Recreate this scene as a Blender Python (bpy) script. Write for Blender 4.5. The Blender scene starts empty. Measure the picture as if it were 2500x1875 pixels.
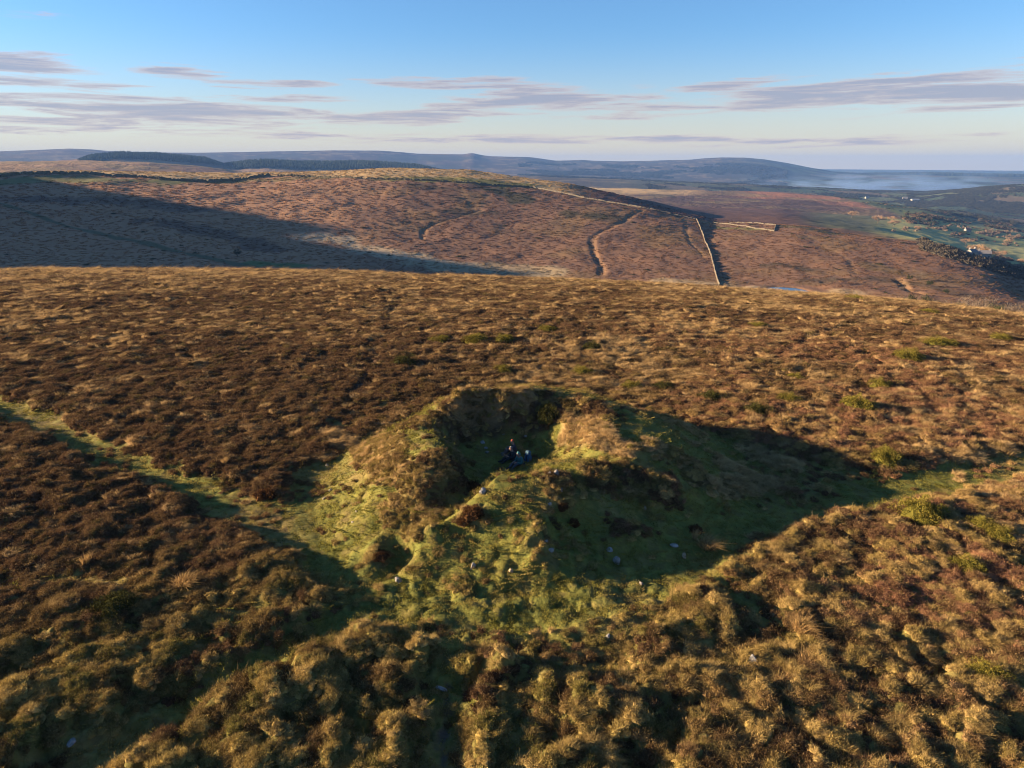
import bpy, bmesh, math, random
import numpy as np
from mathutils import Vector, Matrix, Quaternion

random.seed(7)
rng = np.random.default_rng(11)
scene = bpy.context.scene
COL = scene.collection

# ------------------------------------------------------------------ camera
PITCH = math.radians(17.1)
CAM_Z = 16.0
FPX = 1735.0                       # focal length in pixels of the 2500 px wide photograph
cam_d = bpy.data.cameras.new("camera")
cam_d.sensor_width = 36.0
cam_d.lens = 36.0 * FPX / 2500.0
cam_d.clip_start = 0.5
cam_d.clip_end = 60000.0
cam = bpy.data.objects.new("camera", cam_d)
COL.objects.link(cam)
cam.location = (0, 0, CAM_Z)
cam.rotation_euler = (math.pi / 2 - PITCH, 0, 0)
scene.camera = cam

# ------------------------------------------------------------------ light and exposure
SUN_EL = math.radians(11.5)
SUN_AZ = math.radians(-86.0)        # compass azimuth measured from +Y towards +X
SUN_DIR = Vector((math.sin(SUN_AZ) * math.cos(SUN_EL), math.cos(SUN_AZ) * math.cos(SUN_EL), math.sin(SUN_EL)))
sun_d = bpy.data.lights.new("sun", 'SUN')
sun_d.energy = 5.0
sun_d.angle = math.radians(0.53)
sun_d.color = (1.0, 0.73, 0.45)
sun = bpy.data.objects.new("sun", sun_d)
COL.objects.link(sun)
sun.rotation_euler = (-SUN_DIR).to_track_quat('-Z', 'Y').to_euler()
sun.location = (-60, 10, 60)

vs = scene.view_settings
vs.view_transform = 'Standard'
vs.look = 'None'
vs.exposure = 2.3
vs.gamma = 1.0
vs.use_curve_mapping = False
scene.render.engine = 'CYCLES'
scene.cycles.max_bounces = 5
scene.cycles.diffuse_bounces = 2
scene.cycles.glossy_bounces = 2
scene.cycles.transmission_bounces = 2
scene.cycles.volume_bounces = 0
scene.cycles.transparent_max_bounces = 4
scene.cycles.use_denoising = True
scene.cycles.filter_width = 1.0
scene.cycles.use_adaptive_sampling = False
scene.cycles.sample_clamp_indirect = 1.0

SKY_STRENGTH = 0.05
HAZE_DENSITY = 0.70e-4


def pix_ray(px, py):
    """direction through a point of the 2212 px wide photograph"""
    k = 2500.0 / 2212.0
    x = (px * k - 1250.0) / FPX
    y = -(py * k - 937.5) / FPX
    c, s = math.cos(PITCH), math.sin(PITCH)
    return x, c + s * y, -(s - c * y)


def pix_polar(px, py):
    """azimuth and tangent of the elevation angle"""
    x, f, u = pix_ray(px, py)
    return math.atan2(x, f), u / math.hypot(x, f)


# ------------------------------------------------------------------ world: sky with evening clouds
world = bpy.data.worlds.new("World")
scene.world = world
world.use_nodes = True
wn, wl = world.node_tree.nodes, world.node_tree.links
wn.clear()


def nmath(nt, op, a, b=None, c=None, clamp=False):
    n = nt.nodes.new('ShaderNodeMath')
    n.operation = op
    n.use_clamp = clamp
    for i, v in enumerate((a, b, c)):
        if v is None:
            continue
        if isinstance(v, (int, float)):
            n.inputs[i].default_value = v
        else:
            nt.links.new(v, n.inputs[i])
    return n.outputs[0]


def nmix(nt, fac, a, b, blend='MIX'):
    n = nt.nodes.new('ShaderNodeMix')
    n.data_type = 'RGBA'
    n.blend_type = blend
    for sock, v in ((n.inputs[0], fac), (n.inputs[6], a), (n.inputs[7], b)):
        if isinstance(v, (int, float)):
            sock.default_value = v
        elif isinstance(v, (tuple, list)):
            sock.default_value = (v[0], v[1], v[2], 1)
        else:
            nt.links.new(v, sock)
    return n.outputs[2]


def build_world():
    nt = world.node_tree
    out = wn.new('ShaderNodeOutputWorld')
    bg = wn.new('ShaderNodeBackground')
    bg.inputs[1].default_value = SKY_STRENGTH
    wl.new(bg.outputs[0], out.inputs[0])
    sky = wn.new('ShaderNodeTexSky')
    sky.sky_type = 'NISHITA'
    sky.sun_disc = False
    sky.sun_elevation = SUN_EL
    sky.sun_rotation = SUN_AZ % (2 * math.pi)
    sky.altitude = 400
    sky.air_density = 1.0
    sky.dust_density = 0.1
    sky.ozone_density = 4.5
    tc = wn.new('ShaderNodeTexCoord')
    sep = wn.new('ShaderNodeSeparateXYZ')
    wl.new(tc.outputs['Generated'], sep.inputs[0])
    X, Y, Z = sep.outputs
    az = nmath(nt, 'MULTIPLY', nmath(nt, 'ARCTAN2', X, Y), 180 / math.pi)
    el = nmath(nt, 'MULTIPLY', nmath(nt, 'ARCSINE', Z), 180 / math.pi)
    comb = wn.new('ShaderNodeCombineXYZ')
    wl.new(nmath(nt, 'MULTIPLY', az, 0.11), comb.inputs[0])
    wl.new(nmath(nt, 'MULTIPLY', el, 1.7), comb.inputs[1])
    n1 = wn.new('ShaderNodeTexNoise')
    n1.inputs['Scale'].default_value = 1.0
    n1.inputs['Detail'].default_value = 9
    n1.inputs['Roughness'].default_value = 0.66
    n1.inputs['Distortion'].default_value = 0.35
    wl.new(comb.outputs[0], n1.inputs['Vector'])
    n2 = wn.new('ShaderNodeTexNoise')
    n2.inputs['Scale'].default_value = 0.45
    n2.inputs['Detail'].default_value = 4
    wl.new(comb.outputs[0], n2.inputs['Vector'])
    # banks of cloud: centre px, py, half width, half height, tilt, weight
    banks = [
        (30, 150, 120, 24, 0.02, 1.0), (390, 156, 95, 10, -0.03, .85), (215, 185, 80, 7, 0.02, .75),
        (575, 181, 130, 8, 0.0, .75), (1000, 179, 190, 11, 0.0, .85), (60, 211, 90, 6, 0.0, .7),
        (330, 240, 430, 23, -0.03, .88), (70, 268, 330, 16, 0.0, .8), (640, 252, 330, 18, -0.02, .7),
        (930, 252, 250, 13, 0.0, .85), (620, 216, 190, 8, 0.0, .6), (1110, 211, 200, 16, 0.05, .95), (1300, 222, 160, 12, 0.05, .8),
        (1590, 179, 130, 10, 0.08, .9), (1780, 203, 420, 20, 0.07, 1.0), (2130, 200, 230, 20, 0.0, 0.95), (1560, 226, 300, 12, 0.0, .8),
        (1180, 301, 480, 9, 0.0, .75), (1800, 304, 260, 10, 0.02, .75), (2080, 236, 200, 6, 0.05, .7),
        (1380, 186, 60, 5, 0.0, .5), (60, 28, 70, 8, 0.0, .45), (420, 287, 420, 9, 0.0, .6),
    ]
    env = None
    kpx = math.degrees(1 / FPX) * 2500 / 2212
    for px, py, w, h, tilt, wt in banks:
        a, t = pix_polar(px, py)
        a0, e0 = math.degrees(a), math.degrees(math.atan(t))
        ra, re = w * kpx * 1.35, h * kpx * 1.6
        da = nmath(nt, 'SUBTRACT', az, a0)
        de = nmath(nt, 'SUBTRACT', nmath(nt, 'SUBTRACT', el, e0), nmath(nt, 'MULTIPLY', da, tilt))
        d2 = nmath(nt, 'ADD', nmath(nt, 'POWER', nmath(nt, 'ABSOLUTE', nmath(nt, 'DIVIDE', da, ra)), 2.0),
                   nmath(nt, 'POWER', nmath(nt, 'ABSOLUTE', nmath(nt, 'DIVIDE', de, re)), 2.0))
        v = nmath(nt, 'MULTIPLY', nmath(nt, 'SUBTRACT', 1.0, d2, clamp=True), wt)
        env = v if env is None else nmath(nt, 'MAXIMUM', env, v)
    # the same kind of streaks goes on round the rest of the sky
    absaz = nmath(nt, 'ABSOLUTE', az)
    away = nmath(nt, 'MULTIPLY', nmath(nt, 'SUBTRACT', absaz, 38.0), 0.15, clamp=True)
    band = nmath(nt, 'SUBTRACT', 1.0, nmath(nt, 'MULTIPLY', nmath(nt, 'ABSOLUTE', nmath(nt, 'SUBTRACT', el, 6.5)), 0.17), clamp=True)
    gen = nmath(nt, 'MULTIPLY', nmath(nt, 'MULTIPLY', away, band), nmath(nt, 'MULTIPLY', nmath(nt, 'SUBTRACT', n2.outputs[0], 0.36), 3.0, clamp=True))
    env = nmath(nt, 'MAXIMUM', env, gen)
    dens = nmath(nt, 'ADD', nmath(nt, 'MULTIPLY', env, 1.55), nmath(nt, 'MULTIPLY', nmath(nt, 'SUBTRACT', n1.outputs[0], 0.63), 4.2))
    dens = nmath(nt, 'MULTIPLY', dens, nmath(nt, 'MULTIPLY', env, 6.0, clamp=True))
    mask = wn.new('ShaderNodeMapRange')
    mask.interpolation_type = 'SMOOTHSTEP'
    wl.new(dens, mask.inputs[0])
    mask.inputs[1].default_value = 0.0
    mask.inputs[2].default_value = 0.75
    thick = wn.new('ShaderNodeMapRange')
    thick.interpolation_type = 'SMOOTHSTEP'
    wl.new(dens, thick.inputs[0])
    thick.inputs[1].default_value = 0.15
    thick.inputs[2].default_value = 1.1
    ccol = nmix(nt, thick.outputs[0], CLOUD_THIN, CLOUD_THICK)
    # dusty warm veil low over the horizon
    veil = nmath(nt, 'POWER', nmath(nt, 'SUBTRACT', 1.0, nmath(nt, 'DIVIDE', nmath(nt, 'MAXIMUM', el, 0.0), 10.0), clamp=True), 2.0)
    skyc = nmix(nt, nmath(nt, 'MULTIPLY', veil, 0.9), sky.outputs[0], VEIL)
    skyc = nmix(nt, 1.0, skyc, SKY_TINT, 'MULTIPLY')
    fin = nmix(nt, nmath(nt, 'MULTIPLY', mask.outputs[0], 0.78), skyc, ccol)
    wl.new(fin, bg.inputs[0])


CLOUD_THIN = (3.2, 2.4, 2.1)
CLOUD_THICK = (1.55, 1.5, 1.9)
VEIL = (4.9, 3.5, 2.0)
SKY_TINT = (0.85, 0.90, 0.94)
build_world()


# ------------------------------------------------------------------ numeric noise
def h2(ix, iy, seed):
    h = (ix.astype(np.int64) * 374761393 + iy.astype(np.int64) * 668265263 + seed * 974711) & 0xFFFFFFFF
    h = ((h ^ (h >> 13)) * 1274126177) & 0xFFFFFFFF
    h = ((h ^ (h >> 16)) * 2246822519) & 0xFFFFFFFF
    return ((h ^ (h >> 15)) & 0xFFFFFF) / float(0xFFFFFF)


def vnoise(x, y, seed=0):
    ix, iy = np.floor(x), np.floor(y)
    fx, fy = x - ix, y - iy
    fx = fx * fx * fx * (fx * (fx * 6 - 15) + 10)
    fy = fy * fy * fy * (fy * (fy * 6 - 15) + 10)
    a, b = h2(ix, iy, seed), h2(ix + 1, iy, seed)
    c, d = h2(ix, iy + 1, seed), h2(ix + 1, iy + 1, seed)
    return (a * (1 - fx) + b * fx) * (1 - fy) + (c * (1 - fx) + d * fx) * fy


def fbm(x, y, seed=0, octs=4, gain=0.5):
    s, a, t = 0, 1.0, 0
    c, sn = math.cos(0.6), math.sin(0.6)
    for o in range(octs):
        s = s + a * vnoise(x, y, seed + o * 17)
        t += a
        a *= gain
        x, y = (x * c - y * sn) * 2.03 + 3.1, (x * sn + y * c) * 2.03 + 7.7
    return s / t


def domes(x, y, seed=0):
    """soft domes scattered on a jittered grid, 0..1, and a value per dome"""
    ix, iy = np.floor(x), np.floor(y)
    best = np.zeros_like(x)
    val = np.zeros_like(x)
    for dx in (-1, 0, 1):
        for dy in (-1, 0, 1):
            jx, jy = ix + dx, iy + dy
            cx = jx + 0.15 + 0.7 * h2(jx, jy, seed)
            cy = jy + 0.15 + 0.7 * h2(jx, jy, seed + 1)
            s = 0.55 + 0.45 * h2(jx, jy, seed + 2)
            d2 = ((x - cx) ** 2 + (y - cy) ** 2) / (0.85 * s) ** 2
            h = s * np.sqrt(np.clip(1 - d2, 0, 1))
            m = h > best
            best = np.where(m, h, best)
            val = np.where(m, h2(jx, jy, seed + 3), val)
    return best, val


def cells(x, y, seed=0):
    """Voronoi: distance gap to the nearest border and a random value of the cell"""
    ix, iy = np.floor(x), np.floor(y)
    f1 = np.full_like(x, 9.0)
    f2 = np.full_like(x, 9.0)
    val = np.zeros_like(x)
    for dx in (-1, 0, 1):
        for dy in (-1, 0, 1):
            jx, jy = ix + dx, iy + dy
            d = np.hypot(x - jx - h2(jx, jy, seed), y - jy - h2(jx, jy, seed + 1))
            m = d < f1
            f2 = np.where(m, f1, np.minimum(f2, d))
            val = np.where(m, h2(jx, jy, seed + 3), val)
            f1 = np.where(m, d, f1)
    return f2 - f1, val


def sstep(a, b, x):
    t = np.clip((x - a) / (b - a), 0, 1)
    return t * t * (3 - 2 * t)


def seg_dist(X, Y, pts):
    d = np.full(X.shape, 1e9)
    if len(pts) == 1:
        return np.hypot(X - pts[0][0], Y - pts[0][1])
    for (ax, ay), (bx, by) in zip(pts[:-1], pts[1:]):
        vx, vy = bx - ax, by - ay
        t = np.clip(((X - ax) * vx + (Y - ay) * vy) / (vx * vx + vy * vy + 1e-9), 0, 1)
        d = np.minimum(d, np.hypot(X - ax - t * vx, Y - ay - t * vy))
    return d


# ------------------------------------------------------------------ landform
def az_curve(lst, what):
    """a quantity along azimuth from measured points"""
    a, v = [], []
    for e in lst:
        az, t = pix_polar(e[0], e[1])
        a.append(az)
        v.append(what(e, t))
    o = np.argsort(a)
    return np.array(a)[o], np.array(v)[o]


TBL = np.linspace(-math.pi, math.pi, 4001)


def smooth_tbl(v, n=9):
    k = np.hanning(n + 2)[1:-1]
    k /= k.sum()
    p = n // 2
    return np.convolve(np.pad(v, p, mode='edge'), k, mode='valid')


def tbl(lst, what, n=9):
    a, v = az_curve(lst, what)
    return smooth_tbl(np.interp(TBL, a, v), n)


R0 = 42.0
NEAR_EDGE = [(-150, 583), (0, 583), (300, 583), (600, 585), (800, 590), (900, 596), (1200, 605), (1500, 619), (1650, 631), (1800, 641),
             (2000, 656), (2212, 685), (2350, 705)]
T_EDGE = tbl([(a, b + 4.5) for a, b in NEAR_EDGE], lambda e, t: -t, 15)
S_EDGE = 2 * CAM_Z / T_EDGE - 2 * R0
K_EDGE = T_EDGE / (2 * S_EDGE)
R_EDGE = R0 + S_EDGE
R_1 = R_EDGE * 1.22
Z_1 = -K_EDGE * (R_1 - R0) ** 2
M_1 = -2 * K_EDGE * (R_1 - R0)

MID = [(-200, 376, 1050), (0, 373, 1050), (200, 372, 1050), (350, 373.5, 1050), (505, 374, 1050), (575, 372, 1050), (885, 364.7, 1050), (1009, 366.7, 1050),
       (1106, 381, 1020), (1230, 397.5, 990), (1305, 414, 960), (1376, 431, 930), (1451, 453, 890), (1540, 477, 850),
       (1677, 486, 800), (1725, 491, 780), (1787, 502, 760), (1929, 524, 720), (2035, 538, 690), (2123, 564, 670), (2212, 601, 650), (2400, 670, 640)]
R_MID = tbl(MID, lambda e, t: e[2], 15)
Z_MID = tbl(MID, lambda e, t: CAM_Z + t * e[2], 7)
R_VAL = np.interp(TBL, [pix_polar(0, 600)[0], pix_polar(1100, 600)[0], pix_polar(2212, 650)[0]], [500, 470, 400])
Z_VAL = CAM_Z - 1.03 * T_EDGE * R_VAL - 1.0
LAYB = [(-200, 352, 2200), (0, 350, 2200), (80, 348, 2200), (200, 347, 2200), (300, 350, 2200), (400, 356, 2200), (480, 364, 2200), (520, 370, 2200), (700, 385, 2200),
        (1100, 396, 2200), (1200, 403, 2200), (1280, 407, 2200), (1400, 409, 2200), (1550, 412, 2300), (1690, 416, 2300), (1800, 425, 2200),
        (1900, 437, 2000), (2000, 458, 1800), (2100, 487, 1650), (2212, 520, 1500), (2400, 560, 1400)]
R_B = tbl(LAYB, lambda e, t: e[2], 25)
Z_B = tbl(LAYB, lambda e, t: CAM_Z + t * e[2], 15)
LAYC = [(-200, 354), (0, 352), (100, 348), (170, 344), (250, 336), (330, 337), (400, 342), (450, 347), (480, 353), (520, 354), (570, 350), (650, 354),
        (800, 353), (900, 360), (970, 371), (1050, 377), (1200, 385), (1400, 392), (1600, 400), (1750, 408), (1850, 414), (1900, 418),
        (2000, 421), (2060, 414), (2130, 405), (2212, 399), (2400, 395)]
RC = 3500.0
Z_C = tbl(LAYC, lambda e, t: CAM_Z + t * RC, 9)
LAYD = [(-200, 330), (0, 327), (80, 324), (150, 321), (200, 323), (230, 326), (330, 329.5), (430, 330), (600, 327), (720, 325), (820, 325.5), (870, 329), (900, 332), (960, 333),
        (1000, 333.5), (1016, 331), (1022, 331), (1040, 335), (1060, 337.5), (1100, 338.5), (1135, 339), (1150, 340), (1200, 347), (1260, 345.5), (1280, 347), (1340, 348.5), (1400, 347.5), (1440, 346),
        (1490, 345), (1520, 342), (1560, 340), (1610, 340.5), (1650, 344), (1700, 352), (1750, 362), (1800, 371), (1850, 375), (2000, 377), (2212, 381), (2400, 384)]
RD = 8000.0
Z_D = tbl(LAYD, lambda e, t: CAM_Z + t * RD, 3)
Z_F = tbl([(0, 367), (1100, 366), (1700, 365), (2212, 369)], lambda e, t: CAM_Z + t * 14500, 3)
PX_AZ = [pix_polar(p, 420)[0] for p in (1200, 1700)]
Z_8 = np.interp(TBL, PX_AZ, [-60, -127])
R_4 = R_MID + 0.45 * (R_B - R_MID)
Z_4 = np.minimum(Z_MID, Z_B) - np.interp(TBL, PX_AZ, [14, 4])
R_6 = np.full_like(TBL, 2870.0)
Z_6 = np.minimum(np.minimum(Z_B, Z_C) - 30, np.interp(TBL, PX_AZ, [-40, -122]))
ONE = np.ones_like(TBL)
CTRL = [(R_1, Z_1, M_1), (R_VAL, Z_VAL, 0.01 * ONE), (R_MID, Z_MID, -0.004 * ONE), (R_4, Z_4, 0 * ONE), (R_B, Z_B, -0.004 * ONE), (R_6, Z_6, 0 * ONE),
        (RC * ONE, Z_C, 0 * ONE), (5300 * ONE, Z_8, 0 * ONE), (RD * ONE, Z_D, 0.0 * ONE), (10500 * ONE, -125 * ONE, 0 * ONE), (14500 * ONE, Z_F, 0 * ONE)]

# mound
MC = (1.4, 35.3)
HOLLOW = (-0.5, 35.2)


def mound_rho(X, Y):
    dx, dy = X - MC[0], Y - MC[1]
    th = np.arctan2(dy, dx)
    R = 11.4 + 0.5 * np.sin(th * 2 + 0.6) + 0.5 * np.sin(th * 3 + 2.0) + 0.25 * np.sin(th * 5)
    return np.hypot(dx, dy) / R


CHANNEL = [(-1.4, 34.2), (-1.6, 31.6), (-2.3, 29.6), (-3.5, 28.2), (-5.0, 27.0)]


def mound_h(X, Y):
    X = X + 0.9 * (fbm(X / 1.9, Y / 1.9, 95, 3) - 0.5)
    Y = Y + 0.9 * (fbm(X / 1.9 + 9, Y / 1.9, 97, 3) - 0.5)
    rho = mound_rho(X, Y)
    # flank and a rounded rim
    prof = 0.6 * sstep(1.03, 0.40, rho) + 0.4 * np.clip((1.0 - rho) / 0.55, 0, 1)
    th = np.arctan2(Y - MC[1], X - MC[0])
    hmax = 2.85 + 0.55 * np.sin(th + 0.2) - 0.38 * np.cos(th) + 0.12 * np.sin(2 * th + 1)
    z = hmax * prof
    # grassy spur towards the south
    z = z + 0.68 * np.exp(-((X - 1.3) / np.where(X < 1.3, 3.0, 1.5)) ** 2) * sstep(23.8, 27.2, Y) * sstep(31.8, 28.2, Y)
    z = z + 0.22 * (fbm(X / 2.4, Y / 2.4, 91, 3) - 0.5) * sstep(1.05, 0.8, rho) * 2
    # hollow
    hx, hy = X - HOLLOW[0], Y - HOLLOW[1]
    ang = np.arctan2(hy, hx)
    rr = np.hypot(hx, hy) / (1 + 0.12 * np.sin(2 * ang + 1.0) + 0.1 * np.sin(3 * ang))
    east = np.clip(np.cos(ang), 0, 1)
    inside = 1 - sstep(0, 1, (rr - (2.1 - 0.9 * east)) / (2.15 + 1.7 * east))
    z = z * (1 - inside) + inside * (0.95 + 0.05 * fbm(X / 1.2, Y / 1.2, 5, 3))
    # way out of the hollow
    dc = seg_dist(X, Y, CHANNEL)
    along = np.clip((34.2 - Y) / 7.2, 0, 1)
    floor = 1.05 - 0.5 * along
    k = sstep(2.1 - 0.8 * along, 0.1, dc) * sstep(26.0, 28.0, Y) * (0.9 - 0.3 * along)
    z = np.where(z > floor, z * (1 - k) + floor * k, z)
    # little pit beside the way out and its lip
    dp = np.hypot((X + 5.0) / 0.85, (Y - 26.2) / 1.15)
    z = z - 0.5 * sstep(1.4, 0.2, dp) + 0.3 * np.exp(-((X + 6.0) ** 2 + (Y - 26.4) ** 2) / 0.5)
    # step in the right-hand rim where the sun comes in
    d2 = np.hypot((X - 2.7) / 1.0, (Y - 34.0) / 1.2)
    z = z - 0.38 * sstep(2.0, 0.0, d2) * prof
    # sagging front lip of the hollow
    z = z - 0.62 * np.exp(-((X - 0.1) / 1.9) ** 2 - ((Y - 31.7) / 1.6) ** 2) * (1 - inside)
    return z


SHADE_RIDGE = [(-760, 330, 30), (-870, 450, 118), (-900, 560, 128), (-940, 740, 118), (-1070, 985, 98), (-1250, 1120, 20)]
POND = None


def macro(X, Y):
    X = np.asarray(X, float)
    Y = np.asarray(Y, float)
    r = np.hypot(X, Y)
    az = np.arctan2(X, Y)
    k = np.interp(az, TBL, K_EDGE)
    z = np.where(r < R0, 0.0, -k * (r - R0) ** 2)
    far = r > r.dtype.type(np.min(R_1))
    if far.any():
        rf, af = r[far], az[far]
        zf = z[far]
        for (ra, za, ma), (rb, zb, mb) in zip(CTRL[:-1], CTRL[1:]):
            a0, b0 = np.interp(af, TBL, ra), np.interp(af, TBL, rb)
            m = (rf > a0) & (rf <= b0)
            if not m.any():
                continue
            am = af[m]
            a0, b0 = a0[m], b0[m]
            L = b0 - a0
            t = (rf[m] - a0) / L
            p0, p1 = np.interp(am, TBL, za), np.interp(am, TBL, zb)
            q0, q1 = np.interp(am, TBL, ma) * L, np.interp(am, TBL, mb) * L
            t2, t3 = t * t, t * t * t
            zf[m] = (2 * t3 - 3 * t2 + 1) * p0 + (t3 - 2 * t2 + t) * q0 + (-2 * t3 + 3 * t2) * p1 + (t3 - t2) * q1
        zf = np.where(rf > 14500, np.interp(af, TBL, Z_F), zf)
        xf, yf = X[far], Y[far]
        # shoulder of the moor that stands west of the view and keeps the sun off the combe
        best = np.full(xf.shape, 1e9)
        crest = np.zeros(xf.shape)
        for (ax, ay, ac), (bx, by, bc) in zip(SHADE_RIDGE[:-1], SHADE_RIDGE[1:]):
            vx, vy = bx - ax, by - ay
            t = np.clip(((xf - ax) * vx + (yf - ay) * vy) / (vx * vx + vy * vy), 0, 1)
            d = np.hypot(xf - ax - t * vx, yf - ay - t * vy)
            m = d < best
            best = np.where(m, d, best)
            crest = np.where(m, ac + t * (bc - ac), crest)
        crest = crest + 40 * (fbm(xf / 70, yf / 70, 35, 4) - 0.5) * (crest > 60)
        zf = zf + (crest - zf) * np.exp(-(best / 115.0) ** 2)
        # broad undulation
        wob = sstep(300, 700, rf) * (1 - sstep(6500, 7800, rf))
        zf = zf + wob * (fbm(xf / 150, yf / 150, 31, 3) - 0.5) * 5.0
        if POND is not None:
            d = np.hypot(xf - POND[0], yf - POND[1])
            zf = zf + (POND[2] - zf) * sstep(34, 15, d)
        z[far] = zf
    return z


def base_z(X, Y):
    z = macro(X, Y)
    X = np.asarray(X, float)
    Y = np.asarray(Y, float)
    m = np.hypot(X - MC[0], Y - MC[1]) < 16
    if np.any(m):
        z = np.array(z)
        z[m] += mound_h(X[m], Y[m])
    return z


TS = np.concatenate([np.linspace(10, 120, 700), np.geomspace(121, 14400, 2400)])


def hit(px, py):
    """where a sight line meets the land (world coordinates)"""
    x, f, u = pix_ray(px, py)
    X, Y, Z = x * TS, f * TS, CAM_Z + u * TS
    g = base_z(X, Y)
    b = np.nonzero(Z < g)[0]
    if len(b) == 0:
        return None
    i = b[0]
    if i == 0:
        t = TS[0]
    else:
        a0, a1 = Z[i - 1] - g[i - 1], Z[i] - g[i]
        t = TS[i - 1] + (TS[i] - TS[i - 1]) * a0 / (a0 - a1)
    return x * t, f * t, CAM_Z + u * t


def line(pts):
    out = []
    for p in pts:
        q = hit(*p)
        if q:
            out.append((q[0], q[1]))
    return out


_p = hit(1697, 627)
POND = (_p[0], _p[1], _p[2] - 0.3)

# ------------------------------------------------------------------ what grows where on the near moor
GREEN = [  # line on the ground, half width in metres, strength
    ([(-60, 860), (0, 880), (60, 905), (150, 945), (260, 1000), (380, 1045), (500, 1090), (600, 1120), (690, 1150)], 1.05, 1.0),
    ([(480, 1090), (600, 1130), (690, 1190), (740, 1240)], 1.3, 1.0),
    ([(700, 1020), (690, 1100), (720, 1200), (820, 1270), (950, 1300), (1100, 1310), (1250, 1300), (1400, 1250), (1520, 1180)], 1.5, 1.0),
    ([(780, 1300), (950, 1340), (1150, 1350), (1300, 1310), (1420, 1270)], 1.1, 1.0),
    ([(1480, 1190), (1650, 1130), (1780, 1095), (1900, 1070), (2030, 1040), (2130, 1022), (2290, 990)], 1.0, 1.0),
    ([(1850, 1080), (2030, 1042), (2130, 1024), (2290, 992)], 1.5, 1.0),
    ([(1450, 1000), (1550, 1060), (1600, 1100), (1500, 1120)], 2.0, 0.8),
    ([(1700, 1100), (1850, 1030), (1950, 1010)], 0.8, 0.45),
    ([(1480, 950), (1600, 985), (1720, 1030), (1840, 1055)], 2.4, 0.72),
    ([(760, 1320), (900, 1360), (1050, 1385), (1220, 1385), (1400, 1330)], 1.2, 0.72),
    ([(1130, 1400), (1200, 1440), (1320, 1420)], 0.9, 0.6),
    ([(720, 940), (800, 885), (950, 868), (1100, 862)], 0.7, 0.6),
    ([(900, 1280), (780, 1330), (690, 1385)], 0.8, 0.95),
    ([(860, 1290), (760, 1340), (660, 1400), (540, 1450), (420, 1530), (330, 1590), (230, 1659), (120, 1720)], 0.55, 1.0),
    ([(640, 1300), (520, 1345), (440, 1395), (300, 1420)], 0.3, 0.7),
    ([(150, 1262), (200, 1270), (270, 1278)], 0.25, 1.0),
    ([(0, 1280), (60, 1276), (120, 1268)], 0.2, 0.9),
    ([(1000, 1380), (965, 1490), (960, 1560), (955, 1659), (960, 1760)], 0.4, 1.0),
    ([(1180, 1400), (1150, 1480), (1120, 1580), (1110, 1720)], 0.2, 0.6),
    ([(1380, 1300), (1480, 1380), (1560, 1440)], 0.2, 0.6),
    ([(1500, 1200), (1560, 1280), (1640, 1340), (1700, 1400)], 0.3, 0.8),
]
GREEN = [(line(p), w, s) for p, w, s in GREEN]
DIRT = [(line([(967, 1500), (962, 1560), (957, 1659), (960, 1760)]), 0.09)]
SHEEPTRACK = [(line(p), w) for p, w in [
    ([(850, 640), (848, 690), (820, 745), (800, 790), (780, 850)], 0.35),
    ([(1960, 702), (1870, 712), (1790, 720), (1690, 770), (1640, 800)], 0.6),
    ([(2212, 712), (2090, 705), (1960, 702)], 0.5)]]
# growth on the mound: line, half width, kind (0 dark heather, 1 brown heather and grass, 2 straw grass)
MOUNDVEG = [
    ([(800, 965), (850, 1030), (900, 1055), (870, 1100), (905, 1140)], 1.0, 1),
    ([(900, 1010), (960, 1000), (985, 1040), (930, 1075)], 0.55, 0),
    ([(880, 920), (960, 965), (990, 1000)], 0.6, 1),
    ([(960, 905), (1040, 888), (1120, 893), (1200, 886), (1290, 893)], 0.85, 0),
    ([(820, 935), (900, 900), (1000, 875), (1120, 868)], 0.7, 1),
    ([(1240, 935), (1320, 965), (1345, 975)], 0.9, 2),
    ([(1300, 1030), (1370, 1050), (1420, 1060)], 0.95, 0),
    ([(1420, 980), (1480, 1010), (1520, 1050)], 0.8, 1),
    ([(1190, 1040), (1240, 1052)], 0.6, 0),
    ([(1185, 1085), (1215, 1095)], 0.35, 1),
    ([(1010, 1120), (1030, 1130)], 0.35, 1),
    ([(1165, 1180), (1175, 1200)], 0.5, 1),
    ([(720, 950), (750, 965)], 0.7, 2),
    ([(800, 1215), (815, 1205)], 0.35, 1),
    ([(1380, 890), (1440, 910), (1500, 940)], 0.8, 1),
    ([(1570, 1010), (1650, 1050), (1560, 1060)], 0.7, 2),
    ([(1620, 985), (1700, 1015)], 0.8, 2),
    ([(1340, 1150), (1400, 1160)], 0.3, 0),
]
MOUNDVEG = [(line(p), w, k) for p, w, k in MOUNDVEG]


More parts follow.
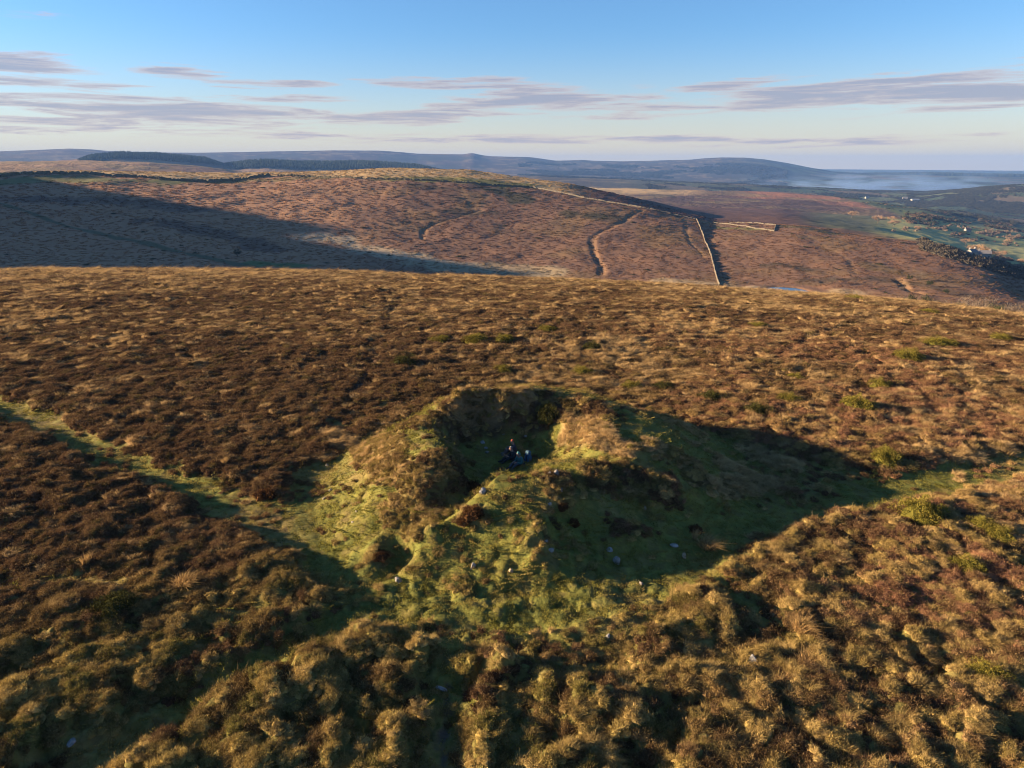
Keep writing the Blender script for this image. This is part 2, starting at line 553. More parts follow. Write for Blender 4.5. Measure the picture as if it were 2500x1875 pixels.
def zones(X, Y):
    """green 0..1, growth kind 0..2 (dark heather .. straw), dirt"""
    r = np.hypot(X, Y)
    wob = (fbm(X / 1.3, Y / 1.3, 3, 3) - 0.5)
    wob2 = (fbm(X / 0.45, Y / 0.45, 8, 2) - 0.5)
    g = np.zeros_like(X)
    gs = np.zeros_like(X)                       # softer mask that shapes the relief
    for pts, w, s in GREEN:
        d0 = seg_dist(X, Y, pts)
        d = d0 + wob * 1.4 * min(1, w * 1.2) + wob2 * 0.4
        g = np.maximum(g, s * sstep(w + 0.45, w - 0.25, d))
        gs = np.maximum(gs, s * min(1, 0.25 + w) * sstep(w + 0.9, max(w - 0.6, 0), d0 + wob * 1.0))
    rho = mound_rho(X, Y)
    g = np.maximum(g, sstep(1.10, 1.0, rho + wob * 0.12))
    gs = np.maximum(gs, sstep(1.16, 0.98, rho + wob * 0.1))
    kind_m = np.full_like(X, -1.0)
    for pts, w, kd in MOUNDVEG:
        d = seg_dist(X, Y, pts) + wob * 1.0 + wob2 * 0.5
        m = sstep(w + 0.35, w - 0.25, d) * (1.0, 0.72, 0.85)[kd]
        kind_m = np.where(m > 0.35, kd, kind_m)
        g = g * (1 - m)
        gs = gs * (1 - 0.55 * sstep(w + 0.8, w - 0.6, d))
    # gaps of green between the hummocks close by
    gaps, hum = hummocks(X, Y)
    g = np.maximum(g, gaps * sstep(31, 24, r) * 0.9)
    dirt = np.zeros_like(X)
    for pts, w in DIRT:
        dirt = np.maximum(dirt, sstep(w + 0.12, w - 0.08, seg_dist(X, Y, pts) + wob2 * 0.5))
    trk = np.zeros_like(X)
    for pts, w in SHEEPTRACK:
        trk = np.maximum(trk, sstep(w + 0.5, w - 0.2, seg_dist(X, Y, pts) + wob * 2.0))
    # kinds of growth
    n1 = fbm(X / 9.0, Y / 9.0, 41, 4)
    n2 = fbm(X / 1.7, Y / 1.7, 47, 3)
    az = np.arctan2(X, Y)
    n3 = fbm(X / 0.7, Y / 0.7, 49, 2)
    straw = 0.16 + (n1 - 0.5) * 1.1 + (n2 - 0.5) * 1.3 + (n3 - 0.5) * 1.2
    straw += 0.10 * sstep(70, 110, r) + 0.45 * sstep(105, 170, r) - 0.26 * sstep(0.02, -0.2, az) * sstep(95, 60, r)
    straw += 0.40 * np.exp(-(((X - 8) / 9) ** 2 + ((Y - 57) / 9) ** 2))
    straw += 0.25 * np.exp(-(((X - 22) / 6) ** 2 + ((Y - 66) / 14) ** 2))
    straw += 0.30 * sstep(28, 20, r) * sstep(0.0, 0.3, az + 0.15)
    straw += 0.22 * sstep(0.05, 0.3, az) * sstep(70, 40, r) * sstep(-0.2, 0.3, n1 - 0.45)
    kind = np.clip(straw * 2.0, 0, 2)
    kind = np.where(kind_m >= 0, np.clip(kind_m + (n2 - 0.5) * 1.4, 0, 2), kind)
    return g, kind, dirt, trk, (rho, gs)


def hummocks(X, Y):
    """big hummocks of the foreground: the gaps between them, and their height"""
    wx = X + 1.6 * (fbm(X / 1.6, Y / 1.6, 61, 3) - 0.5)
    wy = Y + 1.6 * (fbm(X / 1.6, Y / 1.6, 64, 3) - 0.5)
    a, _ = domes(wx / 1.35, wy / 1.6, 67)
    open_ = sstep(0.38, 0.62, fbm(X / 5.0, Y / 5.0, 69, 2) + 0.12 * np.exp(-((X - 2) / 6.0) ** 2))
    gap = sstep(0.46, 0.24, a) * (0.5 + 0.5 * open_)
    hum = sstep(0.12, 0.85, a)
    return gap, hum


def tufts(X, Y):
    """single bushes and tussocks: height 0..1 and a value that is each one's own"""
    wx = X + 0.5 * (fbm(X / 1.1, Y / 1.1, 71, 2) - 0.5) + 0.16 * (fbm(X / 0.25, Y / 0.25, 77, 2) - 0.5)
    wy = Y + 0.5 * (fbm(X / 1.1, Y / 1.1, 75, 2) - 0.5) + 0.16 * (fbm(X / 0.25, Y / 0.25, 79, 2) - 0.5)
    return domes(wx / 0.57, wy / 0.57, 131)


def micro(X, Y, g, kind, rho, trk, dirt):
    r = np.hypot(X, Y)
    wx = X + 0.5 * (fbm(X / 1.1, Y / 1.1, 71, 2) - 0.5)
    wy = Y + 0.5 * (fbm(X / 1.1, Y / 1.1, 75, 2) - 0.5)
    rho, gs = rho
    d1, _ = domes(wx / 1.2, wy / 1.2, 101)
    d2, dv = tufts(X, Y)
    d3, _ = domes(wx / 2.1, wy / 2.1, 151)
    fine = fbm(X / 0.30, Y / 0.30, 81, 3) - 0.5
    rough = 1 - gs
    _, hum = hummocks(X, Y)
    nearb = sstep(32, 23, r)
    amp = 0.45 + 1.1 * fbm(X / 11, Y / 11, 85, 3)
    z = rough * amp * (0.30 * d1 + (0.16 + 0.11 * nearb) * d2 * (0.55 + 0.9 * dv) + 0.22 * d3)
    z = z + rough * nearb * 0.30 * hum
    # short turf: low tumps, stony ones below the mound
    stony = np.exp(-(((X - 0.5) / 7.5) ** 2 + ((Y - 24.0) / 2.6) ** 2))
    d4, _ = domes(wx / 0.85 + 3, wy / 0.85, 171)
    z = z + gs * (0.05 * d1 + 0.05 * d2 * (1 + 1.5 * stony) + 0.22 * stony * d4 * (0.2 + 1.6 * fbm(X / 1.5, Y / 1.5, 173, 2)) + 0.03 * d4)
    z = z + 0.045 * fine
    z = z - 0.07 * trk - 0.06 * dirt
    return z


def ground(X, Y):
    X = np.asarray(X, float)
    Y = np.asarray(Y, float)
    g, kind, dirt, trk, rho = zones(X, Y)
    fade = sstep(250, 200, np.hypot(X, Y))
    return base_z(X, Y) + fade * micro(X, Y, g, kind, rho, trk, dirt), g, kind, dirt, trk, rho


def gz(x, y):
    return float(ground(np.array([x]), np.array([y]))[0][0])


# ------------------------------------------------------------------ object helpers
def tag(o, label=None, cat=None, group=None, kind=None):
    if label:
        o["label"] = label
    if cat:
        o["category"] = cat
    if group:
        o["group"] = group
    if kind:
        o["kind"] = kind
    return o


def link(name, me, parent=None, loc=None):
    o = bpy.data.objects.new(name, me)
    COL.objects.link(o)
    if parent is not None:
        o.parent = parent
    if loc is not None:
        o.location = loc
    return o


def mesh_np(name, verts, faces, mat=None, smooth=False):
    """faces: (n,3) or (n,4) array"""
    me = bpy.data.meshes.new(name)
    verts = np.ascontiguousarray(verts, dtype=np.float32)
    faces = np.ascontiguousarray(faces, dtype=np.int32)
    n, k = faces.shape
    me.vertices.add(len(verts))
    me.vertices.foreach_set("co", verts.ravel())
    me.loops.add(n * k)
    me.loops.foreach_set("vertex_index", faces.ravel())
    me.polygons.add(n)
    me.polygons.foreach_set("loop_start", np.arange(0, n * k, k, dtype=np.int32))
    me.polygons.foreach_set("use_smooth", np.full(n, smooth, dtype=bool))
    me.update(calc_edges=True)
    if mat:
        me.materials.append(mat)
    return me


def col_attr(me, name, cols):
    a = me.attributes.new(name, 'FLOAT_COLOR', 'POINT')
    c = np.ones((len(cols), 4), np.float32)
    c[:, :3] = cols
    a.data.foreach_set("color", c.ravel())


def new_mat(name):
    m = bpy.data.materials.new(name)
    m.use_nodes = True
    m.node_tree.nodes.clear()
    out = m.node_tree.nodes.new('ShaderNodeOutputMaterial')
    return m, m.node_tree, out


def noise_node(nt, scale, detail=4, rough=0.55, vec=None):
    n = nt.nodes.new('ShaderNodeTexNoise')
    n.inputs['Scale'].default_value = scale
    n.inputs['Detail'].default_value = detail
    n.inputs['Roughness'].default_value = rough
    if vec is not None:
        nt.links.new(vec, n.inputs['Vector'])
    return n.outputs[0]


def land_material(name, scales, bump_scale, bump_dist, var=0.6, rough=0.95):
    m, nt, out = new_mat(name)
    at = nt.nodes.new('ShaderNodeAttribute')
    at.attribute_name = "tint"
    geo = nt.nodes.new('ShaderNodeNewGeometry')
    pos = geo.outputs['Position']
    fac = None
    for s in scales:
        n = noise_node(nt, s, 5, 0.6, pos)
        v = nmath(nt, 'MULTIPLY', nmath(nt, 'SUBTRACT', n, 0.5), var * 2)
        fac = v if fac is None else nmath(nt, 'ADD', fac, v)
    mul = nmath(nt, 'MAXIMUM', nmath(nt, 'ADD', fac, 1.0), 0.25)
    comb = nt.nodes.new('ShaderNodeCombineColor')
    for i in range(3):
        nt.links.new(mul, comb.inputs[i])
    c = nmix(nt, 1.0, at.outputs['Color'], comb.outputs[0], 'MULTIPLY')
    b = nt.nodes.new('ShaderNodeBsdfPrincipled')
    b.inputs['Roughness'].default_value = rough
    b.inputs['Specular IOR Level'].default_value = 0.1
    nt.links.new(c, b.inputs['Base Color'])
    bn = nt.nodes.new('ShaderNodeBump')
    bn.inputs['Strength'].default_value = 1.0
    bn.inputs['Distance'].default_value = bump_dist
    nt.links.new(noise_node(nt, bump_scale, 4, 0.65, pos), bn.inputs['Height'])
    nt.links.new(bn.outputs[0], b.inputs['Normal'])
    nt.links.new(b.outputs[0], out.inputs[0])
    return m


def plant_material(name, transl=0.25, islands=0.55, attr_type='INSTANCER', fixed=None, hue=None):
    m, nt, out = new_mat(name)
    if fixed is None:
        at = nt.nodes.new('ShaderNodeAttribute')
        at.attribute_type = attr_type
        at.attribute_name = "tint"
        src = at.outputs['Color']
    else:
        rgb = nt.nodes.new('ShaderNodeRGB')
        rgb.outputs[0].default_value = (*fixed, 1)
        src = rgb.outputs[0]
    geo = nt.nodes.new('ShaderNodeNewGeometry')
    rnd = geo.outputs['Random Per Island']
    mul = nmath(nt, 'ADD', nmath(nt, 'MULTIPLY', rnd, islands * 2), 1 - islands)
    comb = nt.nodes.new('ShaderNodeCombineColor')
    for i in range(3):
        nt.links.new(mul, comb.inputs[i])
    c = nmix(nt, 1.0, src, comb.outputs[0], 'MULTIPLY')
    if hue is not None:
        # a share of the sprigs is of another colour (dead or flowering tips)
        sel = nmath(nt, 'GREATER_THAN', nmath(nt, 'FRACT', nmath(nt, 'MULTIPLY', rnd, 37.7)), 1 - hue[1])
        c = nmix(nt, sel, c, hue[0])
    d = nt.nodes.new('ShaderNodeBsdfDiffuse')
    nt.links.new(c, d.inputs[0])
    t = nt.nodes.new('ShaderNodeBsdfTranslucent')
    nt.links.new(c, t.inputs[0])
    mx = nt.nodes.new('ShaderNodeMixShader')
    mx.inputs[0].default_value = transl
    nt.links.new(d.outputs[0], mx.inputs[1])
    nt.links.new(t.outputs[0], mx.inputs[2])
    nt.links.new(mx.outputs[0], out.inputs[0])
    return m


# ------------------------------------------------------------------ the land sheets
C_GREEN = np.array([0.145, 0.138, 0.032])
C_HEATH = np.array([0.086, 0.052, 0.029])
C_BROWN = np.array([0.185, 0.115, 0.055])
C_STRAW = np.array([0.360, 0.250, 0.120])
C_DIRT = np.array([0.095, 0.078, 0.055])


def mix3(a, b, t):
    return a + (b - a) * t[..., None]


def kind_color(kind):
    c = mix3(C_HEATH * np.ones(kind.shape + (3,)), C_BROWN, np.clip(kind, 0, 1))
    return mix3(c, C_STRAW, np.clip(kind - 1, 0, 1))


az_dense = np.linspace(-0.84, 0.84, 720)
az_rest = np.linspace(0.84, 2 * math.pi - 0.84, 62)[1:-1]
AZ = np.concatenate([az_dense, az_rest])


def polar_sheet(rings):
    R_, A_ = np.meshgrid(rings, AZ, indexing='ij')
    X, Y = R_ * np.sin(A_), R_ * np.cos(A_)
    nr, na = R_.shape
    i = np.arange(nr - 1)[:, None] * na
    j = np.arange(na)[None, :]
    jn = (j + 1) % na
    f = np.stack([i + j, i + na + j, i + na + jn, i + jn], -1).reshape(-1, 4)[:, ::-1]
    return X, Y, f


r_near = np.concatenate([[0.05, 2, 4, 6, 8, 9.5, 10.5], np.geomspace(11, 262, 850)])
r_hill = np.concatenate([r_near[-1:], np.geomspace(262, 1500, 360)[1:]])
r_far = np.concatenate([r_hill[-1:], np.geomspace(1500, 6000, 190)[1:], np.geomspace(6000, 14600, 60)[1:]])

# near moor
X, Y, f = polar_sheet(r_near)
Zg, g, kind, dirt, trk, rho = ground(X, Y)
dirt0 = dirt
gnear = np.maximum(g, 0.6 * sstep(36, 26, np.hypot(X, Y)))
c = mix3(kind_color(kind) * 0.8, C_GREEN, gnear)
warm = (fbm(X / 5, Y / 5, 301, 3) - 0.5)
tuss = fbm(X / 0.55, Y / 0.55, 305, 3)
c = mix3(c, np.array([0.20, 0.145, 0.055]), np.clip(warm * 3.5, 0, 0.75) * g)
c = mix3(c, np.array([0.10, 0.065, 0.035]), sstep(0.54, 0.70, tuss) * 0.4 * g)
c = mix3(c, np.array([0.075, 0.095, 0.024]), sstep(0.50, 0.36, tuss) * 0.5 * g)
c = mix3(c, C_DIRT, dirt)
c = mix3(c, C_HEATH * 0.7, trk * 0.6)
mat_moor = land_material("moor_turf", (0.9, 6.0), 9.0, 0.06, 0.5)
me = mesh_np("ground", np.stack([X, Y, Zg], -1).reshape(-1, 3), f, mat_moor, True)
col_attr(me, "tint", c.reshape(-1, 3))
tag(link("ground", me), kind="structure")

# hill across the combe
HILLPAINT = [  # line, half width (m), colour, strength
    ([(0, 392), (120, 385), (250, 390), (380, 393)], 22, (0.085, 0.11, 0.03), .8),
    ([(470, 394), (560, 388), (700, 385)], 14, (0.11, 0.11, 0.035), .6),
    ([(850, 387), (960, 390), (1060, 395), (1140, 400)], 20, (0.13, 0.125, 0.035), .9),
    ([(560, 570), (640, 572)], 9, (0.06, 0.11, 0.03), .9),
    ([(650, 512), (740, 520), (800, 545), (900, 560), (980, 575)], 16, (0.34, 0.27, 0.17), .9),
    ([(900, 572), (1000, 582), (1100, 585), (1200, 592)], 14, (0.26, 0.205, 0.12), .9),
    ([(1080, 570), (1180, 580)], 11, (0.26, 0.205, 0.12), .7),
    ([(1430, 610), (1530, 612), (1600, 622), (1740, 634), (1830, 636)], 11, (0.28, 0.21, 0.12), .9),
    ([(1560, 492), (1660, 496)], 9, (0.16, 0.15, 0.05), .8),
    ([(1050, 405), (1110, 420), (1130, 432)], 16, (0.035, 0.04, 0.018), .8),
    ([(900, 402), (970, 408)], 14, (0.05, 0.04, 0.02), .7),
    ([(1240, 462), (1300, 470)], 16, (0.035, 0.035, 0.016), .8),
    ([(960, 455), (1050, 460)], 10, (0.04, 0.035, 0.018), .7),
    ([(60, 430), (250, 435), (420, 450)], 20, (0.045, 0.034, 0.03), .6),
    ([(350, 480), (450, 500), (600, 540)], 16, (0.05, 0.036, 0.03), .6),
    ([(0, 440), (150, 490), (330, 530), (560, 580)], 4, (0.05, 0.07, 0.03), .8),
    ([(1680, 570), (1740, 580)], 10, (0.04, 0.035, 0.018), .7),
    ([(1740, 610), (1900, 600), (1990, 612), (2100, 640)], 9, (0.05, 0.04, 0.022), .6),
    ([(1900, 575), (1960, 590)], 12, (0.10, 0.075, 0.03), .6),
    ([(1790, 640), (1900, 655), (2000, 650)], 8, (0.05, 0.04, 0.02), .7),
    ([(1700, 490), (1800, 505)], 12, (0.055, 0.06, 0.03), .7),
]
GULLY = [  # line, half width, depth, bank colour
    ([(1385, 455), (1345, 478), (1300, 500), (1282, 512), (1278, 525), (1283, 545), (1300, 575), (1298, 595)], 3.0, 0.9),
    ([(1040, 452), (985, 468), (935, 482), (915, 497), (912, 515)], 2.8, 0.8),
    ([(992, 402), (1010, 430), (1025, 452)], 1.8, 0.25),
    ([(1480, 475), (1483, 500), (1490, 525), (1510, 545), (1520, 558)], 1.8, 0.5),
    ([(1800, 540), (1830, 560), (1850, 590)], 1.8, 0.25),
    ([(620, 410), (600, 440), (585, 450)], 1.8, 0.25),
    ([(1940, 600), (1960, 622), (2000, 632), (2080, 640)], 3.0, 1.2),
    ([(1780, 612), (1860, 610), (1950, 606)], 2.0, 1.2),
]


X, Y, f = polar_sheet(r_hill)
Zh = base_z(X, Y)
r = np.hypot(X, Y)
dense = np.abs(np.arctan2(X, Y)) < 0.9
fade = sstep(262, 300, r)
Zh = Zh + fade * ((fbm(X / 9, Y / 9, 201, 4) - 0.5) * 1.1 + (fbm(X / 40, Y / 40, 205, 3) - 0.5) * 3.0)
C_BRACKEN = np.array([0.155, 0.089, 0.054])
nz = fbm(X / 45, Y / 45, 211, 4)
nz2 = fbm(X / 8, Y / 22, 215, 4)
c = np.ones(X.shape + (3,)) * C_BRACKEN
c = mix3(c, np.array([0.16, 0.10, 0.05]), sstep(0.45, 0.7, nz))
c = mix3(c, np.array([0.075, 0.048, 0.030]), sstep(0.58, 0.76, nz2) * 0.35)
WALL_RIDGE = line([(0, 384), (53, 378), (115, 376), (195, 378), (292, 383), (372, 389), (442, 393), (469, 392), (531, 385), (584, 380.5)])
WALL_TOP = line([(600, 380.5), (672, 382), (770, 386), (885, 389.5), (1018, 396.5), (1090, 401.5), (1151, 405.5)])
WALL_LIT = line([(1151, 404.5), (1274, 429.5), (1385, 450.5), (1504, 474.5)])
WALL_DOWN = line([(1504, 475), (1517, 504), (1529, 535), (1540, 566), (1547, 597), (1555, 618)])
WALL_EAST = line([(1540, 482), (1610, 490), (1672, 500), (1676, 488), (1640, 484), (1575, 479), (1504, 474.5)])
# above the ridge wall the hill top is grass moor
edge_az, edge_r = [], []
for q in WALL_RIDGE + WALL_TOP + WALL_LIT:
    edge_az.append(math.atan2(q[0], q[1]))
    edge_r.append(math.hypot(*q))
o = np.argsort(edge_az)
er = np.interp(np.arctan2(X, Y), np.array(edge_az)[o], np.array(edge_r)[o])
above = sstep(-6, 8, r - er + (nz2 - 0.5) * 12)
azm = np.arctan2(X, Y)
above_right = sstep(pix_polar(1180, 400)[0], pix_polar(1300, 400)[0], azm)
c = mix3(c, mix3(np.ones(X.shape + (3,)) * np.array([0.36, 0.25, 0.115]), np.array([0.085, 0.048, 0.038]), above_right), above)  # right of the crest, cloud shade is painted in as a dark colour
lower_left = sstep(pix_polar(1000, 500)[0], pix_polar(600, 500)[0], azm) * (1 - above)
c = mix3(c, np.array([0.30, 0.17, 0.09]), lower_left * 0.85)  # colour raised to lighten the shadow that lies on this slope
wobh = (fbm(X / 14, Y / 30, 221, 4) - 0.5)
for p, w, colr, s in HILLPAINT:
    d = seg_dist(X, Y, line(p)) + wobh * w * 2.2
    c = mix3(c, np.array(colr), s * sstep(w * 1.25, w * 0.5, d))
for p, w, dep in GULLY:
    d = seg_dist(X, Y, line(p)) + wobh * 3
    Zh = Zh - dep * sstep(w * 1.3, w * 0.3, d) * fade
    c = mix3(c, np.array([0.24, 0.15, 0.07]), 0.30 * sstep(w * 1.5, w * 0.7, d))
dpond = np.hypot(X - POND[0], Y - POND[1])
Zh = np.where(dpond < 30, POND[2] - 0.9 + 1.6 * sstep(11, 17, dpond + wobh * 6) + (Zh - POND[2] - 0.7) * sstep(20, 30, dpond), Zh)
# east end of the hill sheet: shaded slope and sunlit fields below the nose, shade and sun put into the colour
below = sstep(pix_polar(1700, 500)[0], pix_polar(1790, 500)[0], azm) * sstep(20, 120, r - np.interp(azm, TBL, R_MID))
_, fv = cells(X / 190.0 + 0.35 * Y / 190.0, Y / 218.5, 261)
shade_sun_fields = mix3(np.ones(X.shape + (3,)) * np.array([0.20, 0.22, 0.08]), np.array([0.30, 0.29, 0.115]), sstep(0.4, 0.6, fv))
shade_sun_fields = mix3(np.ones(X.shape + (3,)) * np.array([0.085, 0.09, 0.05]), shade_sun_fields, sstep(pix_polar(1860, 500)[0], pix_polar(1930, 500)[0], azm))
c = mix3(c, shade_sun_fields, below)
mat_hill = land_material("bracken_slope", (0.06, 0.45), 0.5, 0.6, 0.17)
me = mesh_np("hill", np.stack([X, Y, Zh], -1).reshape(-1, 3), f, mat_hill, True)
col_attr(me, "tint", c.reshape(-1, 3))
tag(link("hill", me), kind="structure")


def hill_z(x, y):
    r_ = math.hypot(x, y)
    a_ = math.atan2(x, y)
    fi = np.interp(r_, r_hill, np.arange(len(r_hill)))
    fj = np.interp(a_, az_dense, np.arange(len(az_dense)))
    i0, j0 = int(min(fi, len(r_hill) - 2)), int(min(fj, len(az_dense) - 2))
    u, v = fi - i0, fj - j0
    return float((Zh[i0, j0] * (1 - v) + Zh[i0, j0 + 1] * v) * (1 - u) + (Zh[i0 + 1, j0] * (1 - v) + Zh[i0 + 1, j0 + 1] * v) * u)


# far country
X, Y, f = polar_sheet(r_far)
Zf = base_z(X, Y)
Zf[0] = Zh[-1]
r = np.hypot(X, Y)
azm = np.arctan2(X, Y)
rel = sstep(1500, 1700, r) * (1 - sstep(6500, 7500, r))
Zf = Zf + rel * ((fbm(X / 60, Y / 60, 231, 4) - 0.5) * 5)
nz = fbm(X / 260, Y / 260, 241, 5)
c = np.ones(X.shape + (3,)) * np.array([0.23, 0.15, 0.085])
c = mix3(c, np.array([0.12, 0.075, 0.055]), sstep(0.42, 0.62, nz))
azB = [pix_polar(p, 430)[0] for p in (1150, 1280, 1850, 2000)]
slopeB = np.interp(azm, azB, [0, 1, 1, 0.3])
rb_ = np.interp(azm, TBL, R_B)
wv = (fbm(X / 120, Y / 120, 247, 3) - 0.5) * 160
c = mix3(c, np.array([0.075, 0.045, 0.036]), slopeB * sstep(rb_ + 500, rb_ + 250, r) * 0.95)  # second hill's slope darkened in colour to stand for cloud shade
strip = np.interp(azm, [pix_polar(p, 415)[0] for p in (1200, 1280, 1450, 1560)], [1, 1, 0.9, 0])
c = mix3(c, np.array([0.40, 0.28, 0.13]), strip * slopeB * sstep(rb_ - 420, rb_ - 200, r + wv) * sstep(rb_ + 400, rb_ + 100, r))  # sunlight on the crest painted as a brighter strip
red2 = np.interp(azm, [pix_polar(p, 440)[0] for p in (1560, 1640, 1860, 1900)], [0, 1, 1, 0])
c = mix3(c, np.array([0.26, 0.12, 0.065]), red2 * sstep(rb_ - 420, rb_ - 250, r + wv) * sstep(rb_ + 120, rb_ - 60, r + wv))
c = mix3(c, np.array([0.060, 0.052, 0.042]), sstep(2450, 3000, r) * np.interp(azm, [pix_polar(p, 400)[0] for p in (900, 1150)], [0, 1]))  # far moor takes its cloud shade from this dark colour
c = c * (1 - 0.72 * sstep(3700, 5000, r) * np.interp(azm, [pix_polar(p, 400)[0] for p in (900, 1150)], [1, 0.35]))[..., None]  # further darkening with distance, again in place of cloud shade
c = mix3(c, np.array([0.16, 0.12, 0.06]), sstep(0.5, 0.7, fbm(X / 90, Y / 90, 245, 4)) * .7)
FIELD_S = 190.0


def field_mask(X, Y):
    a = np.arctan2(X, Y)
    rr = np.hypot(X, Y)
    n = fbm(X / 400, Y / 400, 251, 3) - 0.5
    east = sstep(pix_polar(1560, 440)[0], pix_polar(1720, 440)[0], a + n * 0.08)
    lo = np.interp(a, [pix_polar(p, 450)[0] for p in (1500, 1700, 1800, 1900, 2000, 2212)], [2700, 2500, 2150, 1700, 1350, 1000])
    m = east * sstep(lo - 60, lo + 120, rr + n * 300)
    m = np.maximum(m, sstep(2500, 2800, rr) * sstep(pix_polar(1250, 400)[0], pix_polar(1500, 400)[0], a) * (1 - sstep(4800, 6000, rr)) * 0.7)
    m = np.maximum(m, sstep(9500, 11000, rr))
    return m


def field_cells(X, Y):
    return cells(X / FIELD_S + 0.35 * Y / FIELD_S, Y / (FIELD_S * 1.15), 261)


fm = field_mask(X, Y)
gap, val = field_cells(X, Y)
fc = np.ones(X.shape + (3,)) * np.array([0.046, 0.066, 0.034])  # dark field colour includes the shade of the clouds
sunlit_mask = 1 - sstep(1500, 1900, r)  # nearer fields, where sunlight is painted as brighter grass
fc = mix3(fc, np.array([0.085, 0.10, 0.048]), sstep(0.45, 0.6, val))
fc = mix3(fc, mix3(np.ones(X.shape + (3,)) * np.array([0.20, 0.22, 0.08]), np.array([0.30, 0.29, 0.115]), sstep(0.4, 0.6, val)), sunlit_mask)
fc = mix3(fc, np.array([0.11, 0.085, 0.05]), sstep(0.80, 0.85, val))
fc = mix3(fc, np.array([0.035, 0.035, 0.025]), sstep(0.62, 0.68, fbm(X / 120, Y / 120, 271, 3)) * .9 * (1 - 0.7 * sunlit_mask))
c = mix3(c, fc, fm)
dw = sstep(0.50, 0.60, fbm(X / 350, Y / 350, 281, 4)) * sstep(5400, 6200, r) * (1 - sstep(7300, 7900, r))
c = mix3(c, np.array([0.03, 0.035, 0.025]), dw * .8)
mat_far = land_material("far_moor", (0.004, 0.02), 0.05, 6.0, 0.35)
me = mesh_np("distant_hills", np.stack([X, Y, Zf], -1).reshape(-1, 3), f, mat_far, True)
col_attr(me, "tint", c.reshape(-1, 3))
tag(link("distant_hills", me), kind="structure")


def far_z(X_, Y_):
    rr = np.hypot(X_, Y_)
    aa = np.arctan2(X_, Y_)
    fi = np.clip(np.interp(rr, r_far, np.arange(len(r_far))), 0, len(r_far) - 1.001)
    fj = np.clip(np.interp(aa, az_dense, np.arange(len(az_dense))), 0, len(az_dense) - 1.001)
    i0, j0 = fi.astype(int), fj.astype(int)
    u, v = fi - i0, fj - j0
    return (Zf[i0, j0] * (1 - v) + Zf[i0, j0 + 1] * v) * (1 - u) + (Zf[i0 + 1, j0] * (1 - v) + Zf[i0 + 1, j0 + 1] * v) * u


def land_z(x, y):
    r_ = math.hypot(x, y)
    if r_ < 262:
        return gz(x, y)
    if r_ < 1500:
        return hill_z(x, y)
    return float(far_z(np.array([x]), np.array([y]))[0])


# pond
m, nt, out = new_mat("pond_water")
b = nt.nodes.new('ShaderNodeBsdfPrincipled')
b.inputs['Base Color'].default_value = (0.02, 0.035, 0.05, 1)
b.inputs['Roughness'].default_value = 0.08
b.inputs['IOR'].default_value = 1.33
bn = nt.nodes.new('ShaderNodeBump')
bn.inputs['Strength'].default_value = 0.15
bn.inputs['Distance'].default_value = 0.05
nt.links.new(noise_node(nt, 1.5, 3), bn.inputs['Height'])
nt.links.new(bn.outputs[0], b.inputs['Normal'])
nt.links.new(b.outputs[0], out.inputs[0])
n = 40
ang = np.linspace(0, 2 * math.pi, n, endpoint=False)
pv = np.stack([POND[0] + 19 * np.cos(ang), POND[1] + 17 * np.sin(ang), np.full(n, POND[2])], -1)
pv = np.vstack([pv, [[POND[0], POND[1], POND[2]]]])
pf = np.array([[i, (i + 1) % n, n] for i in range(n)])
tag(link("pond", mesh_np("pond", pv, pf, m)), kind="structure")


# ------------------------------------------------------------------ plant prototypes (shared meshes)
def sprigs(n, shape, size, length, seed, up=0.6, jitter=0.5):
    """n little leaf-like triangles over an uneven dome; shape = (radius, height)"""
    R = np.random.default_rng(seed)
    u = R.random(n)
    th = R.random(n) * 2 * math.pi
    cz = u ** 0.8
    s = np.sqrt(1 - cz ** 2)
    lump = 0.78 + 0.30 * np.sin(th * 3 + seed) * s + 0.16 * np.sin(th * 5 + 2 * seed + cz * 4)
    shell = 0.70 + 0.30 * R.random(n) ** 0.5
    P = np.stack([np.cos(th) * s * shape[0] * lump * shell, np.sin(th) * s * shape[0] * lump * shell, cz * shape[1] * lump * shell], -1)
    A = P / (np.linalg.norm(P, axis=1, keepdims=True) + 1e-6) + np.array([0, 0, up]) + R.normal(0, jitter, (n, 3))
    A /= np.linalg.norm(A, axis=1, keepdims=True)
    W = np.cross(A, R.normal(0, 1, (n, 3)))
    W /= np.linalg.norm(W, axis=1, keepdims=True) + 1e-6
    L = length * (0.6 + 0.8 * R.random((n, 1)))
    S = size * (0.6 + 0.8 * R.random((n, 1)))
    V = np.stack([P - W * S, P + W * S, P + A * L], 1).reshape(-1, 3)
    F = np.arange(3 * n).reshape(-1, 3)
    return V, F


def dome_core(radius, height, seed):
    R = np.random.default_rng(seed + 900)
    V, F = [], []
    k = 9
    for lev, (s, hh) in enumerate(((1.0, -0.25), (0.85, 0.45), (0.5, 0.82))):
        for i in range(k):
            a = 2 * math.pi * (i + 0.5 * (lev % 2)) / k
            q = radius * s * (0.85 + 0.3 * R.random())
            V.append((q * math.cos(a), q * math.sin(a), height * hh))
    V.append((0, 0, height * 0.95))
    for lev in range(2):
        for i in range(k):
            a, b_ = lev * k + i, lev * k + (i + 1) % k
            F += [(a, b_, a + k), (b_, b_ + k, a + k)]
    for i in range(k):
        F.append((2 * k + i, 2 * k + (i + 1) % k, 3 * k))
    return np.array(V), np.array(F)


def join(parts):
    V, F, o_ = [], [], 0
    for v, f_ in parts:
        V.append(v)
        F.append(np.asarray(f_) + o_)
        o_ += len(v)
    return np.vstack(V), np.vstack(F)


